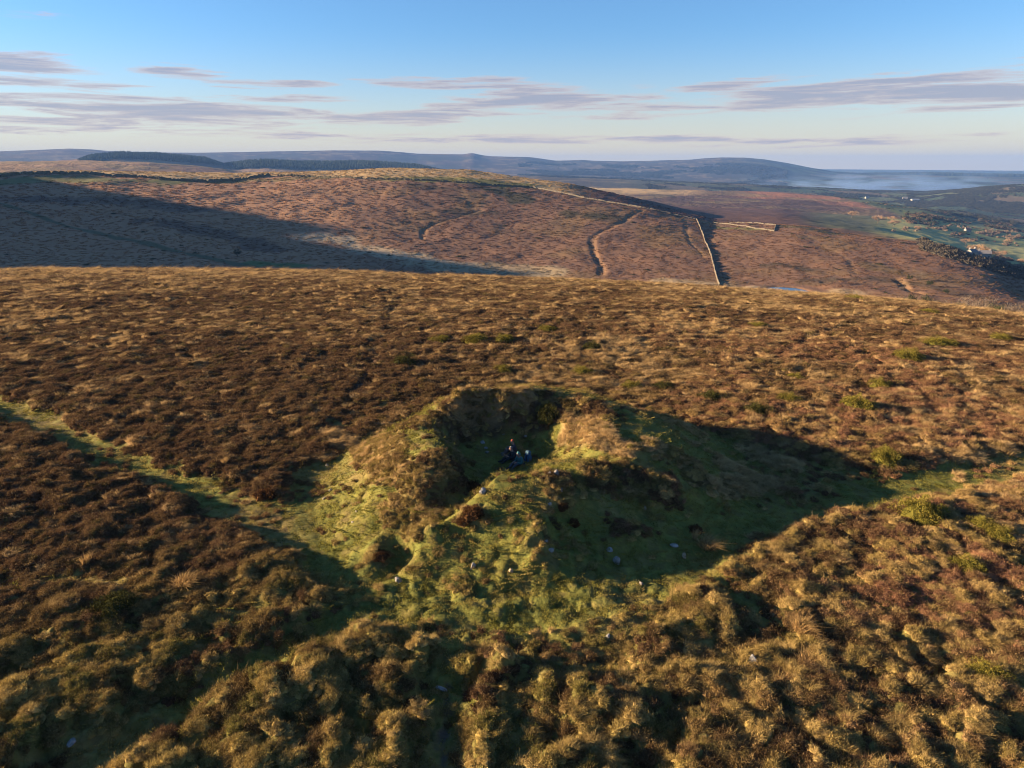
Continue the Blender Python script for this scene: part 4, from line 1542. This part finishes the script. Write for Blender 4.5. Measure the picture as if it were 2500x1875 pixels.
# ------------------------------------------------------------------ trees
def tree_meshes(seed, height, mat_twig, mat_bark, dense=1.0):
    R = np.random.default_rng(seed)
    bm = bmesh.new()

    def limb(a, b_, r0, r1, seg=5):
        a, b_ = Vector(a), Vector(b_)
        d = (b_ - a).normalized()
        q = d.to_track_quat('Z', 'Y')
        ra, rb = [], []
        for i_ in range(seg):
            an = 2 * math.pi * i_ / seg
            v = Vector((math.cos(an), math.sin(an), 0))
            ra.append(bm.verts.new(a + q @ (v * r0)))
            rb.append(bm.verts.new(b_ + q @ (v * r1)))
        for i_ in range(seg):
            bm.faces.new((ra[i_], ra[(i_ + 1) % seg], rb[(i_ + 1) % seg], rb[i_]))
    limb((0, 0, -0.8), (0.05 * height * .3, 0, height * 0.32), height * 0.035, height * 0.024, 7)
    tips = []
    for i_ in range(9):
        an = i_ * 2.4 + R.random()
        el_ = 0.35 + 0.9 * R.random()
        L = height * (0.28 + 0.22 * R.random())
        b0 = Vector((0, 0, height * (0.2 + 0.13 * R.random())))
        t1 = b0 + Vector((math.cos(an) * math.cos(el_), math.sin(an) * math.cos(el_), math.sin(el_))) * L
        limb(b0, t1, height * 0.016, height * 0.006)
        for k in range(4):
            v = Vector(R.normal(0, 1, 3)).normalized() + (t1 - b0).normalized() * 1.2 + Vector((0, 0, .35))
            t2 = t1.lerp(b0, R.random() * .4) + v.normalized() * L * (.35 + .4 * R.random())
            limb(t1.lerp(b0, 0.3 * R.random()), t2, height * 0.006, height * 0.002, 3)
            tips.append(t2)
    trunk = bpy.data.meshes.new("trunk")
    bm.to_mesh(trunk)
    bm.free()
    trunk.materials.append(mat_bark)
    n = int(1500 * dense)
    tp = np.array([tuple(t) for t in tips])
    C_ = tp[R.integers(0, len(tp), n)] + R.normal(0, height * 0.075, (n, 3))
    C_[:, 2] = np.maximum(C_[:, 2], height * 0.14)
    ctr = np.array([0, 0, height * 0.35])
    A = (C_ - ctr)
    A /= np.linalg.norm(A, axis=1, keepdims=True)
    A += R.normal(0, .5, (n, 3)) + np.array([0, 0, .3])
    A /= np.linalg.norm(A, axis=1, keepdims=True)
    W = np.cross(A, R.normal(0, 1, (n, 3)))
    W /= np.linalg.norm(W, axis=1, keepdims=True)
    L = height * 0.085 * (.5 + R.random((n, 1)))
    wd = height * 0.0075
    V = np.stack([C_ - W * wd, C_ + W * wd, C_ + A * L], 1).reshape(-1, 3)
    crown = mesh_np("crown", V, np.arange(3 * n).reshape(-1, 3), mat_twig)
    return trunk, crown


mat_twig = plant_material("bare_twigs", 0.1, 0.4, fixed=(0.135, 0.108, 0.084))
mat_twig_warm = plant_material("warm_bare_twigs", 0.1, 0.4, fixed=(0.30, 0.20, 0.12))
mat_ever = plant_material("dark_evergreen", 0.05, 0.4, fixed=(0.035, 0.042, 0.018))
tree_a = tree_meshes(1, 6.5, mat_twig, m_bark, 1.3)
tree_b = tree_meshes(2, 6.5, mat_twig, m_bark, 1.1)
tree_c = tree_meshes(3, 10.0, mat_twig_warm, m_bark, 1.2)
tree_d = tree_meshes(4, 10.0, mat_ever, m_bark, 1.8)


def put_tree(name, meshes, x, y, z, s, label, group, flat=1.0):
    o_ = bpy.data.objects.new(name, None)
    COL.objects.link(o_)
    o_.location = (x, y, z)
    o_.rotation_euler = (0, 0, random.uniform(0, 6.28))
    o_.scale = (s, s, s * flat)
    tag(o_, label, "tree", group)
    link("trunk", meshes[0], o_)
    link("crown", meshes[1], o_)
    return o_


def beyond(px, py, rng_m):
    a, t = pix_polar(px, py)
    return math.sin(a) * rng_m, math.cos(a) * rng_m


for px, top, rm, meshes, w, lab in [   # px, crown top py, range m, kind, height m
        (2121, 650, 245, tree_a, 7.0, "broad grey bare tree standing just beyond the brow at the right, largest there"),
        (2020, 655, 262, tree_b, 5.0, "small bare tree behind the brow, left of the broad grey one"),
        (1955, 652, 300, tree_b, 4.2, "lowest bare tree behind the brow right of the skyline gorse"),
        (2185, 662, 235, tree_a, 5.0, "bare tree behind the brow at the photo's right edge"),
        (2075, 663, 240, tree_d, 3.6, "dark evergreen scrub tree left of the broad grey bare tree"),
        (2158, 668, 238, tree_d, 3.2, "dark evergreen scrub tree right of the broad grey bare tree"),
        (2070, 645, 330, tree_b, 4.5, "bare tree farther down the valley behind the broad grey one"),
        (1985, 648, 330, tree_d, 3.5, "dark scrub tree in the hollow left of the valley trees")]:
    x, y = beyond(px, top, rm)
    t = pix_polar(px, top)[1]
    gzv = land_z(x, y)
    ztop = CAM_Z + t * rm
    hgt = max((ztop - gzv) * 1.05, 2.5)
    o_ = put_tree("bare_tree" if meshes is not tree_d else "evergreen_tree", meshes, x, y, gzv, hgt / (6.5 if meshes is not tree_d else 10.0), lab, "trees just behind the brow at the right")
    print("TREE", px, "ground", round(gzv, 1), "wanted top", round(ztop, 1), "needs h", round(ztop - gzv, 1))

for px, py, meshes, h_, lab in [
        (1567, 622, tree_b, 3.5, "little bare bush tree at the lower end of the straight wall"),
        (1652, 627, tree_b, 4.0, "bare bush tree on the near shore of the pond"),
        (1797, 617, tree_b, 4.5, "bare tree alone at the slope's foot right of the pond"),
        (1988, 607, tree_b, 5.5, "bare tree in the old quarry on the right slope"),
        (1965, 605, tree_d, 3.5, "dark bush tree at the quarry's upper lip"),
        (2008, 618, tree_d, 3.5, "dark bush tree in the quarry bottom"),
        (1950, 625, tree_b, 3.0, "low pale bush tree below the quarry"),
        (2045, 632, tree_d, 3.0, "dark bush tree at the quarry's lower end"),
        (513, 556, tree_d, 5.5, "lone dark tree in the shaded valley at the left")]:
    q = hit(px, py)
    put_tree("bare_tree" if meshes is not tree_d else "evergreen_tree", meshes, q[0], q[1], land_z(q[0], q[1]) - 0.1,
             h_ / (6.5 if meshes is not tree_d else 10.0), lab, "single trees on the slope across the valley")

VALLEY = [
    (1840, 470, tree_c, 17, "copper coloured bare tree at the end of the red moor strip"),
    (1896, 482, tree_c, 18, "left tree of two copper coloured bare trees in the green fields"),
    (1926, 480, tree_c, 15, "low copper bare tree between the two big ones in the fields"),
    (1931, 489, tree_c, 16, "right tree of two copper coloured bare trees in the green fields"),
    (1980, 498, tree_c, 11, "bare tree beside the farmhouse hedge"),
    (2080, 510, tree_d, 10, "dark evergreen right of the red and white farmhouse"),
    (2085, 530, tree_c, 14, "bare tree in the sunny field below the farmhouse"),
    (2178, 527, tree_c, 13, "bare tree on the hedge of the sunny field at the right"),
    (2110, 552, tree_c, 14, "bare tree left of the white cottage"),
    (2130, 558, tree_c, 12, "bare tree behind the white cottage"),
    (2165, 556, tree_c, 14, "bare tree right of the white cottage"),
    (2205, 575, tree_c, 15, "big bare tree at the lower corner of the sunny fields"),
]
for px, py, meshes, h_, lab in VALLEY:
    q = hit(px, py)
    put_tree("bare_tree" if meshes is not tree_d else "evergreen_tree", meshes, q[0], q[1], land_z(q[0], q[1]) - 0.3, h_ / 10.0, lab, "trees in the valley fields", 0.75)

# hedges, woods and the conifer plantation far off
hedge_protos = proto_collection("hedge", [mesh_np("hedge_clump", *join([sprigs(70, (0.5, 0.5), 0.08, 0.2, 180 + i, 0.4, 0.6), dome_core(0.4, 0.35, i)]), mat_conifer) for i in range(3)])


def cone_tree(seed):
    R = np.random.default_rng(seed)
    V, F = [], []
    k = 7
    for lev in range(4):
        zb, zt, rb = 0.08 + lev * 0.21, 0.08 + lev * 0.21 + 0.34, 0.24 * (1 - lev * 0.22)
        o_ = len(V)
        for i_ in range(k):
            a = 2 * math.pi * i_ / k + lev
            q = rb * (0.75 + 0.5 * R.random())
            V.append((q * math.cos(a), q * math.sin(a), zb - 0.03 * R.random()))
        V.append((0, 0, zt))
        for i_ in range(k):
            F.append((o_ + i_, o_ + (i_ + 1) % k, o_ + k))
    return np.array(V), np.array(F)


conifer_protos = proto_collection("conifer", [mesh_np("conifer_shape", *cone_tree(i), mat_conifer) for i in range(3)])


def scatter_far(name, colx, X_, Y_, size, hgt, tint, label):
    n_ = len(X_)
    Z_ = np.array([land_z(a, b_) for a, b_ in zip(X_, Y_)])
    s_ = size * (0.7 + 0.6 * rng.random(n_))
    scatter(name, colx, np.stack([X_, Y_, Z_ - 0.3], -1), np.stack([0 * X_, 0 * X_, rng.random(n_) * 6.28], -1),
            np.stack([s_, s_, hgt * (0.75 + 0.5 * rng.random(n_))], -1), rng.integers(0, 3, n_), tint * (0.75 + 0.5 * rng.random((n_, 1))), label)


A_ = rng.uniform(pix_polar(1250, 400)[0], 0.70, 260000)
Rr = np.sqrt(rng.uniform(1000 ** 2, 5200 ** 2, 260000))
Xh, Yh = Rr * np.sin(A_), Rr * np.cos(A_)
fmh = field_mask(Xh, Yh)
gap, val = field_cells(Xh, Yh)
dens = fbm(Xh / 300, Yh / 300, 291, 3)
hedge = (fmh > 0.5) & (gap < 0.028 + 0.025 * rng.random(len(Xh)))
wood = (fmh > 0.4) & (fbm(Xh / 120, Yh / 120, 271, 3) > 0.63) & (rng.random(len(Xh)) < 0.5)
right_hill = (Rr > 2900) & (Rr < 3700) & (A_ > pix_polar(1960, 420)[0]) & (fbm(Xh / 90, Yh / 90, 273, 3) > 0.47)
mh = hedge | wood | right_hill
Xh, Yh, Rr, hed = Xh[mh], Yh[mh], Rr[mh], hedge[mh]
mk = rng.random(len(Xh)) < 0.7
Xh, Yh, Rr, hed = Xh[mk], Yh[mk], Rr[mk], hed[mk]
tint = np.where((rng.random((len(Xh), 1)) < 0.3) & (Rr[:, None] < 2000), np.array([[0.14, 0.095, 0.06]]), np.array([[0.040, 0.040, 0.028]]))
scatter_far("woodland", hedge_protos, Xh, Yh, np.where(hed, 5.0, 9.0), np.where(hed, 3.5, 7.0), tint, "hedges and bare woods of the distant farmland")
# warm lit woods behind the sunny fields
pw = []
for (cx_, cy_, wx_, wy_, n_) in [(2035, 494, 45, 5, 45), (2150, 503, 50, 7, 110), (2060, 508, 25, 4, 20), (2190, 512, 30, 5, 45), (2175, 528, 14, 4, 16),
                                 (2105, 520, 10, 3, 8), (2120, 548, 30, 6, 50), (2165, 560, 22, 6, 40), (2200, 578, 14, 6, 24), (1960, 497, 22, 3, 14)]:
    for _ in range(int(n_ * 0.55)):
        q = hit(random.gauss(cx_, wx_ * .5), random.gauss(cy_, wy_ * .6))
        if q:
            pw.append((q[0], q[1]))
pw = np.array(pw)
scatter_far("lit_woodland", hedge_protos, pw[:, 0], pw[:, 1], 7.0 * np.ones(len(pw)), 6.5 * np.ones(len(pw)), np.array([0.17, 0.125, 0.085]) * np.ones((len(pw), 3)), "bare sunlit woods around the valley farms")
# shaded wood below the nose of the hill
pw = []
for _ in range(700):
    px = random.uniform(1990, 2260)
    py = np.interp(px, [1990, 2212, 2260], [535, 600, 615]) + random.uniform(-14, 4)
    q = hit(px, py)
    if q:
        pw.append((q[0], q[1]))
pw = np.array(pw)
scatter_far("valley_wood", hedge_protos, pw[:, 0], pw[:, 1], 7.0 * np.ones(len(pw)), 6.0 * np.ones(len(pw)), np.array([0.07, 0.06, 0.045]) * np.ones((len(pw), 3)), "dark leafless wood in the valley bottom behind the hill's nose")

pc = []
for (a0, a1, r0, r1, n_) in [(168, 480, 3330, 3560, 3600), (480, 965, 3250, 3600, 5200)]:
    aL, aR = pix_polar(a0, 345)[0], pix_polar(a1, 345)[0]
    a = rng.uniform(aL, aR, n_)
    q = rng.uniform(r0, r1, n_)
    pc.append(np.stack([q * np.sin(a), q * np.cos(a), 15.0 * np.clip((a - aL) / (aR - aL) * 9 + 0.15, 0.1, 1) * np.clip((aR - a) / (aR - aL) * 6 + 0.25, 0.1, 1)], -1))
pc = np.vstack(pc)
scatter_far("conifer_plantation", conifer_protos, pc[:, 0], pc[:, 1], 17.0 * np.ones(len(pc)), pc[:, 2], np.array([0.030, 0.040, 0.032]) * np.ones((len(pc), 3)), "dark conifer plantation along the far ridge at the left")
# far woods at the foot of the round hill
aa_ = rng.uniform(pix_polar(1120, 380)[0], pix_polar(1700, 380)[0], 9000)
rr_ = rng.uniform(4300, 7000, 9000)
xw, yw = rr_ * np.sin(aa_), rr_ * np.cos(aa_)
mw = fbm(xw / 350, yw / 350, 281, 4) > 0.53
xw, yw = xw[mw], yw[mw]
scatter_far("far_woodland", hedge_protos, xw, yw, 26.0 * np.ones(len(xw)), 16.0 * np.ones(len(xw)), np.array([0.035, 0.035, 0.025]) * np.ones((len(xw), 3)), "dark woods at the foot of the distant round hill")
aa_ = rng.uniform(pix_polar(1760, 380)[0], 0.68, 3500)
rr_ = rng.uniform(7600, 8050, 3500)
scatter_far("ridge_woodland", conifer_protos, rr_ * np.sin(aa_), rr_ * np.cos(aa_), 40.0 * np.ones(3500), 22.0 * np.clip((aa_ - aa_.min()) * 8 + 0.05, 0.05, 1), np.array([0.02, 0.026, 0.018]) * np.ones((3500, 3)), "dark wood on the low ridge behind the smoke")


# ------------------------------------------------------------------ houses
def flat_mat(name, colr, rough=0.85):
    m_, nt_, out_ = new_mat(name)
    tco = nt_.nodes.new('ShaderNodeTexCoord')
    n_ = noise_node(nt_, 1.2, 5, 0.6, tco.outputs['Object'])
    c_ = nmix(nt_, n_, tuple(x * 0.8 for x in colr), tuple(min(1, x * 1.15) for x in colr))
    b_ = nt_.nodes.new('ShaderNodeBsdfPrincipled')
    b_.inputs['Roughness'].default_value = rough
    nt_.links.new(c_, b_.inputs['Base Color'])
    nt_.links.new(b_.outputs[0], out_.inputs[0])
    return m_


def box_vf(x0, x1, y0, y1, z0_, z1_):
    V = np.array([(x, y, z) for z in (z0_, z1_) for (x, y) in ((x0, y0), (x1, y0), (x1, y1), (x0, y1))], float)
    F = np.array([(0, 3, 2, 1), (4, 5, 6, 7), (0, 1, 5, 4), (1, 2, 6, 5), (2, 3, 7, 6), (3, 0, 4, 7)])
    return V, F


m_render = flat_mat("white_render", (0.25, 0.235, 0.21))
m_slate = flat_mat("slate_roof", (0.13, 0.13, 0.14))
m_redroof = flat_mat("red_tile_roof", (0.32, 0.13, 0.08))
m_greyroof = flat_mat("grey_sheet_roof", (0.34, 0.35, 0.37))
m_glass = flat_mat("dark_window", (0.03, 0.035, 0.04), 0.15)
m_door = flat_mat("door_paint", (0.08, 0.10, 0.09))


def house(px, py, L, D, H, roof_h, mroof, name, label, cat="house", rot=0.0, nwin=3):
    q = hit(px, py)
    e = bpy.data.objects.new(name, None)
    COL.objects.link(e)
    e.location = (q[0], q[1], land_z(q[0], q[1]) - 0.4)
    e.rotation_euler = (0, 0, rot)
    tag(e, label, cat, "farm buildings in the valley")
    w = L / 2
    d = D / 2
    V = [(-w, -d, -1), (w, -d, -1), (w, d, -1), (-w, d, -1), (-w, -d, H), (w, -d, H), (w, d, H), (-w, d, H), (-w, 0, H + roof_h), (w, 0, H + roof_h)]
    bm = bmesh.new()
    vv = [bm.verts.new(v) for v in V]
    for f_ in [(0, 1, 5, 4), (1, 2, 6, 9, 5), (2, 3, 7, 6), (3, 0, 4, 8, 7)]:
        bm.faces.new([vv[i_] for i_ in f_])
    me_ = bpy.data.meshes.new("wall")
    bm.to_mesh(me_)
    bm.free()
    me_.materials.append(m_render)
    wl_ = link("wall", me_, e)
    ov = 0.4
    R_ = np.array([(-w - ov, -d - ov, H - 0.25), (w + ov, -d - ov, H - 0.25), (w + ov, 0, H + roof_h + 0.12), (-w - ov, 0, H + roof_h + 0.12), (w + ov, d + ov, H - 0.25), (-w - ov, d + ov, H - 0.25)])
    lo = R_ - np.array([0, 0, 0.22])
    RV = np.vstack([R_, lo])
    RF = np.array([(0, 1, 2, 3), (3, 2, 4, 5), (7, 6, 9, 8), (8, 9, 11, 10), (0, 6, 7, 1), (4, 10, 11, 5), (1, 7, 8, 2), (2, 8, 10, 4), (0, 3, 9, 6), (3, 5, 11, 9)])
    rf = link("roof", mesh_np("roof", RV, RF, mroof), e)
    if cat == "house":
        for sx in (-1, 1):
            v, f_ = box_vf(sx * (w - 0.6) - 0.4, sx * (w - 0.6) + 0.4, -0.4, 0.4, H + roof_h - 0.4, H + roof_h + 1.3)
            link("chimney", mesh_np("chimney", v, f_, m_render), rf)
        for lev in (1.2, 3.6):
            if lev + 1.2 > H:
                continue
            for i_ in range(nwin):
                x = -w + L * (i_ + 0.5) / nwin
                if lev < 2 and i_ == nwin // 2:
                    v, f_ = box_vf(x - 0.5, x + 0.5, -d - 0.05, -d + 0.05, 0.4, 2.5)
                    link("door", mesh_np("door", v, f_, m_door), e)
                else:
                    v, f_ = box_vf(x - 0.55, x + 0.55, -d - 0.04, -d + 0.05, lev, lev + 1.2)
                    link("window", mesh_np("window", v, f_, m_glass), e)
    else:
        v, f_ = box_vf(-w * 0.3, w * 0.3, -d - 0.05, -d + 0.05, 0.4, H * 0.8)
        link("door", mesh_np("door", v, f_, m_door), e)
    return e


house(2090, 500, 11, 5.5, 4.6, 2.4, m_redroof, "farmhouse", "white farmhouse with a red roof among bare trees in the valley", rot=0.2)
house(2124, 557, 9, 5.5, 4.6, 2.2, m_slate, "cottage", "white slate-roofed cottage at the foot of the sunny fields", rot=-0.3)
house(2098, 552, 8, 5, 4.4, 2.0, m_slate, "cottage", "small dark-roofed cottage left of the white one", rot=0.5)
house(1976, 434, 30, 12, 5, 2.6, m_greyroof, "barn", "long pale-roofed barn in the far shaded fields", "barn", 0.15)
house(1955, 430, 18, 8, 5, 3.2, m_slate, "farmhouse", "far white farmhouse left of the long pale barn", rot=-0.2, nwin=4)
house(1873, 428, 17, 8, 5.0, 3.0, m_slate, "farmhouse", "far farmhouse by itself among the shaded hedges", rot=0.3, nwin=4)


# ------------------------------------------------------------------ people in the hollow
def skin_mesh(name, verts, edges, radii, mat, root=0, sub=1):
    me_ = bpy.data.meshes.new(name)
    me_.from_pydata(verts, edges, [])
    o_ = bpy.data.objects.new(name + "_tmp", me_)
    COL.objects.link(o_)
    md = o_.modifiers.new("skin", 'SKIN')
    md.use_smooth_shade = True
    layer = me_.skin_vertices[0].data
    for i_, r_ in enumerate(radii):
        layer[i_].radius = (r_, r_) if not isinstance(r_, tuple) else r_
        layer[i_].use_root = (i_ == root)
    ss = o_.modifiers.new("sub", 'SUBSURF')
    ss.levels = sub
    ss.render_levels = sub
    dg = bpy.context.evaluated_depsgraph_get()
    dg.update()
    res = bpy.data.meshes.new_from_object(o_.evaluated_get(dg))
    res.name = name
    bpy.data.objects.remove(o_)
    res.materials.clear()
    res.materials.append(mat)
    return res


def cloth(name, colr):
    return flat_mat(name, colr, 0.9)


m_skin = cloth("skin", (0.30, 0.17, 0.12))


def on_floor(px, py):
    x, f, u = pix_ray(px, py)
    t = (CAM_Z - 1.0) / -u
    return x * t, f * t


def person(px, py, yaw, label, jacket, trousers, hat, boots, knee, lean, hooded=False):
    """a seated figure facing local +X, hips at the origin"""
    kx, kz, fx, fz = knee
    L = lean
    pel, belly, chest, neck, head, crown = (0, 0, .12), (.02 + L * .3, 0, .28), (.05 + L * .8, 0, .48), (.09 + L * 1.3, 0, .60), (.13 + L * 1.5, 0, .72), (.13 + L * 1.55, 0, .80)
    V = [pel, belly, chest, neck, head, crown]
    E = [(0, 1), (1, 2), (2, 3), (3, 4), (4, 5)]
    Rd = [(.15, .12), (.15, .12), (.16, .115), .055, .09, .075]
    limbs = {}

    def chain(frm, pts, rads):
        k = frm
        ids = []
        for p, r_ in zip(pts, rads):
            V.append(p)
            Rd.append(r_)
            E.append((k, len(V) - 1))
            k = len(V) - 1
            ids.append(k)
        return ids
    # nose and chin
    chain(4, [(.245 + L * 1.5, 0, .715)], [.016])
    chain(4, [(.20 + L * 1.5, 0, .655)], [.03])
    for s in (-1, 1):
        chain(4, [(.12 + L * 1.5, s * .10, .72)], [.018])                     # ear
        sh = (.05 + L * .8, s * .19, .52)
        el_ = (.14 + L * .8, s * .25, .27)
        wr = (.36 + L * .5, s * .10, .33)
        a = chain(2, [sh, el_, wr], [.062, .046, .032])
        limbs[('arm', s)] = [sh, el_, wr]
        palm = (.42 + L * .5, s * .08, .335)
        pid = chain(a[-1], [palm], [.03])[0]
        for fi_, ln in enumerate((.055, .065, .06, .048)):
            y0 = s * .08 + (fi_ - 1.5) * .021
            chain(pid, [(.46 + L * .5, y0, .335), (.46 + L * .5 + ln, y0, .31)], [.010, .008])
        chain(pid, [(.43 + L * .5, s * .04, .355), (.465 + L * .5, s * .025, .345)], [.011, .009])
        hip = (.05, s * .11, .12)
        kn = (kx, s * .13, kz)
        an = (fx, s * .12, fz)
        chain(0, [hip, kn, an, (fx + .16, s * .13, fz - .03)], [.095, .068, .045, .036])
        limbs[('leg', s)] = [hip, kn, an]
    body = skin_mesh("person", V, E, Rd, m_skin)
    q = on_floor(px, py)
    o_ = link("person", body, None, (q[0], q[1], gz(q[0], q[1]) - 0.02))
    o_.rotation_euler = (0, 0, yaw)
    tag(o_, label, "person", "people sitting in the hollow")
    # jacket over trunk and arms
    jv = [pel, belly, chest, (neck[0], 0, .575)]
    je = [(0, 1), (1, 2), (2, 3)]
    jr = [(.185, .16), (.19, .16), (.20, .155), .09]
    for s in (-1, 1):
        sh, el_, wr = limbs[('arm', s)]
        k = 2
        for p, r_ in zip((sh, el_, wr), (.085, .068, .05)):
            jv.append(p)
            jr.append(r_)
            je.append((k, len(jv) - 1))
            k = len(jv) - 1
    link("jacket", skin_mesh("jacket", jv, je, jr, jacket), o_)
    tv = [(0, 0, .13)]
    te, tr = [], [(.17, .14)]
    for s in (-1, 1):
        k = 0
        hip, kn, an = limbs[('leg', s)]
        for p, r_ in zip((hip, kn, an), (.115, .09, .065)):
            tv.append(p)
            tr.append(r_)
            te.append((k, len(tv) - 1))
            k = len(tv) - 1
    link("trousers", skin_mesh("trousers", tv, te, tr, trousers), o_)
    for s in (-1, 1):
        bv = [(fx - .03, s * .125, fz + .05), (fx, s * .125, fz - .01), (fx + .12, s * .13, fz - .03), (fx + .21, s * .13, fz - .03)]
        link("boot", skin_mesh("boot", bv, [(0, 1), (1, 2), (2, 3)], [.06, .06, .055, .04], boots), o_)
    hx = head[0]
    if hooded:
        hv = [(hx - .07, 0, .60), (hx - .045, 0, .72), (hx - .02, 0, .82), (hx + .05, 0, .845)]
        link("hood", skin_mesh("hood", hv, [(0, 1), (1, 2), (2, 3)], [.11, .118, .10, .06], hat), o_)
    else:
        hv = [(hx - .012, 0, .765), (hx - .018, 0, .81), (hx - .02, 0, .845), (hx - .02, 0, .875)]
        link("beanie", skin_mesh("beanie", hv, [(0, 1), (1, 2), (2, 3)], [.108, .105, .07, .03], hat), o_)
    return o_


person(1113, 983, math.radians(188), "person in a rust red beanie and dark jacket sitting with knees drawn up",
       cloth("dark_jacket", (0.035, 0.028, 0.036)), cloth("brown_trousers", (0.11, 0.07, 0.06)), cloth("rust_beanie", (0.26, 0.05, 0.025)),
       cloth("grey_boots", (0.11, 0.105, 0.105)), (.36, .40, .58, .07), .03)
person(1113, 996, math.radians(200), "person in a grey woolly hat and black clothes sitting in the middle",
       cloth("black_jacket", (0.018, 0.018, 0.022)), cloth("black_trousers", (0.016, 0.016, 0.018)), cloth("grey_hat", (0.11, 0.105, 0.11)),
       cloth("black_boots", (0.015, 0.015, 0.015)), (.40, .28, .72, .06), .08)
person(1126, 1008, math.radians(218), "person with a teal hood up and grey trousers sitting nearest the sunlit ridge",
       cloth("teal_jacket", (0.04, 0.125, 0.12)), cloth("slate_trousers", (0.06, 0.06, 0.072)), cloth("teal_hood", (0.04, 0.15, 0.16)),
       cloth("dark_boots", (0.03, 0.03, 0.035)), (.40, .30, .70, .06), .06, True)


def rounded(name, sx, sy, sz, mat, bev=0.06):
    bm = bmesh.new()
    bmesh.ops.create_cube(bm, size=1)
    for v in bm.verts:
        v.co = Vector((v.co.x * sx * (0.8 if v.co.z > 0 else 1), v.co.y * sy * (0.85 if v.co.z > 0 else 1), v.co.z * sz))
    bmesh.ops.bevel(bm, geom=list(bm.edges), offset=bev, segments=3, profile=0.6, affect='EDGES')
    for f_ in bm.faces:
        f_.smooth = True
    me_ = bpy.data.meshes.new(name)
    bm.to_mesh(me_)
    bm.free()
    me_.materials.append(mat)
    return me_


m_pack = cloth("blue_pack", (0.022, 0.085, 0.17))
m_packlid = cloth("blue_pack_lid", (0.03, 0.085, 0.13))
m_strap = cloth("black_strap", (0.015, 0.015, 0.02))
q = on_floor(1139, 1001)
bp = bpy.data.objects.new("backpack", None)
COL.objects.link(bp)
bp.location = (q[0], q[1], gz(q[0], q[1]))
bp.rotation_euler = (0, 0.12, math.radians(38))
tag(bp, "blue backpack standing behind the person with the teal hood", "backpack")
o_ = link("pack_body", rounded("pack_body", .26, .34, .52, m_pack, .08), bp, (0, 0, .26))
o_ = link("lid", rounded("lid", .24, .30, .14, m_packlid, .06), bp, (0, 0, .55))
o_ = link("front_pocket", rounded("front_pocket", .10, .25, .26, m_pack, .04), bp, (.16, 0, .2))
for s in (-1, 1):
    sv_ = [(-.13, s * .09, .48), (-.19, s * .10, .34), (-.17, s * .11, .16), (-.12, s * .11, .06)]
    link("strap", skin_mesh("strap", sv_, [(0, 1), (1, 2), (2, 3)], [.022] * 4, m_strap), bp)


# ------------------------------------------------------------------ smoke drifting along the valley
def smoke_object():
    m_, nt_, out_ = new_mat("smoke")
    tco = nt_.nodes.new('ShaderNodeTexCoord')
    mp = nt_.nodes.new('ShaderNodeMapping')
    mp.inputs['Scale'].default_value = (5.0, 2.0, 2.0)
    nt_.links.new(tco.outputs['Generated'], mp.inputs[0])
    n_ = noise_node(nt_, 1.6, 5, 0.6, mp.outputs[0])
    sp = nt_.nodes.new('ShaderNodeSeparateXYZ')
    nt_.links.new(tco.outputs['Generated'], sp.inputs[0])
    # soft edges all round, thinner towards the top and upwind
    ex = nmath(nt_, 'MULTIPLY', nmath(nt_, 'MULTIPLY', sp.outputs[0], nmath(nt_, 'SUBTRACT', 1.02, sp.outputs[0])), 3.2, clamp=True)
    ey = nmath(nt_, 'MULTIPLY', nmath(nt_, 'MULTIPLY', sp.outputs[1], nmath(nt_, 'SUBTRACT', 1.0, sp.outputs[1])), 3.5, clamp=True)
    top = nmath(nt_, 'SUBTRACT', 1.0, sp.outputs[2], clamp=True)
    base = nmath(nt_, 'MULTIPLY', nmath(nt_, 'MULTIPLY', ex, ey), top)
    dn = nmath(nt_, 'MULTIPLY', nmath(nt_, 'SUBTRACT', nmath(nt_, 'ADD', n_, nmath(nt_, 'MULTIPLY', base, 0.28)), 0.56), 8.0, clamp=True)
    d_ = nmath(nt_, 'MULTIPLY', nmath(nt_, 'MULTIPLY', dn, base), 0.011)
    v_ = nt_.nodes.new('ShaderNodeVolumePrincipled')
    v_.inputs['Color'].default_value = (0.28, 0.45, 0.78, 1)
    v_.inputs['Anisotropy'].default_value = 0.2
    nt_.links.new(d_, v_.inputs['Density'])
    nt_.links.new(v_.outputs[0], out_.inputs['Volume'])
    a0, a1 = pix_polar(1560, 400)[0], pix_polar(2330, 400)[0]
    x0, x1 = 4700 * math.sin(a0), 4700 * math.sin(a1)
    V, F = box_vf(x0, x1, 3750, 4650, -122, -12)
    tag(link("smoke", mesh_np("smoke", V, F, m_)), "pale smoke drifting low along the far valley", None, None, "stuff")


smoke_object()

# ------------------------------------------------------------------ the air
m, nt, out = new_mat("haze_air")
v = nt.nodes.new('ShaderNodeVolumePrincipled')
v.inputs['Color'].default_value = (0.13, 0.28, 0.66, 1)
v.inputs['Density'].default_value = HAZE_DENSITY
v.inputs['Anisotropy'].default_value = 0.0
nt.links.new(v.outputs[0], out.inputs['Volume'])
V, F = box_vf(-15000, 15000, -15000, 15000, float(min(Zg.min(), Zh.min(), Zf.min())) - 2.0, float(max(Zf.max(), Zh.max())) + 32.0)
tag(link("haze", mesh_np("haze", V, F, m)), None, None, None, "stuff")
print("POND", POND, "Zmax", Zf.max(), Zh.max(), "edge r", R_EDGE.min(), R_EDGE.max())
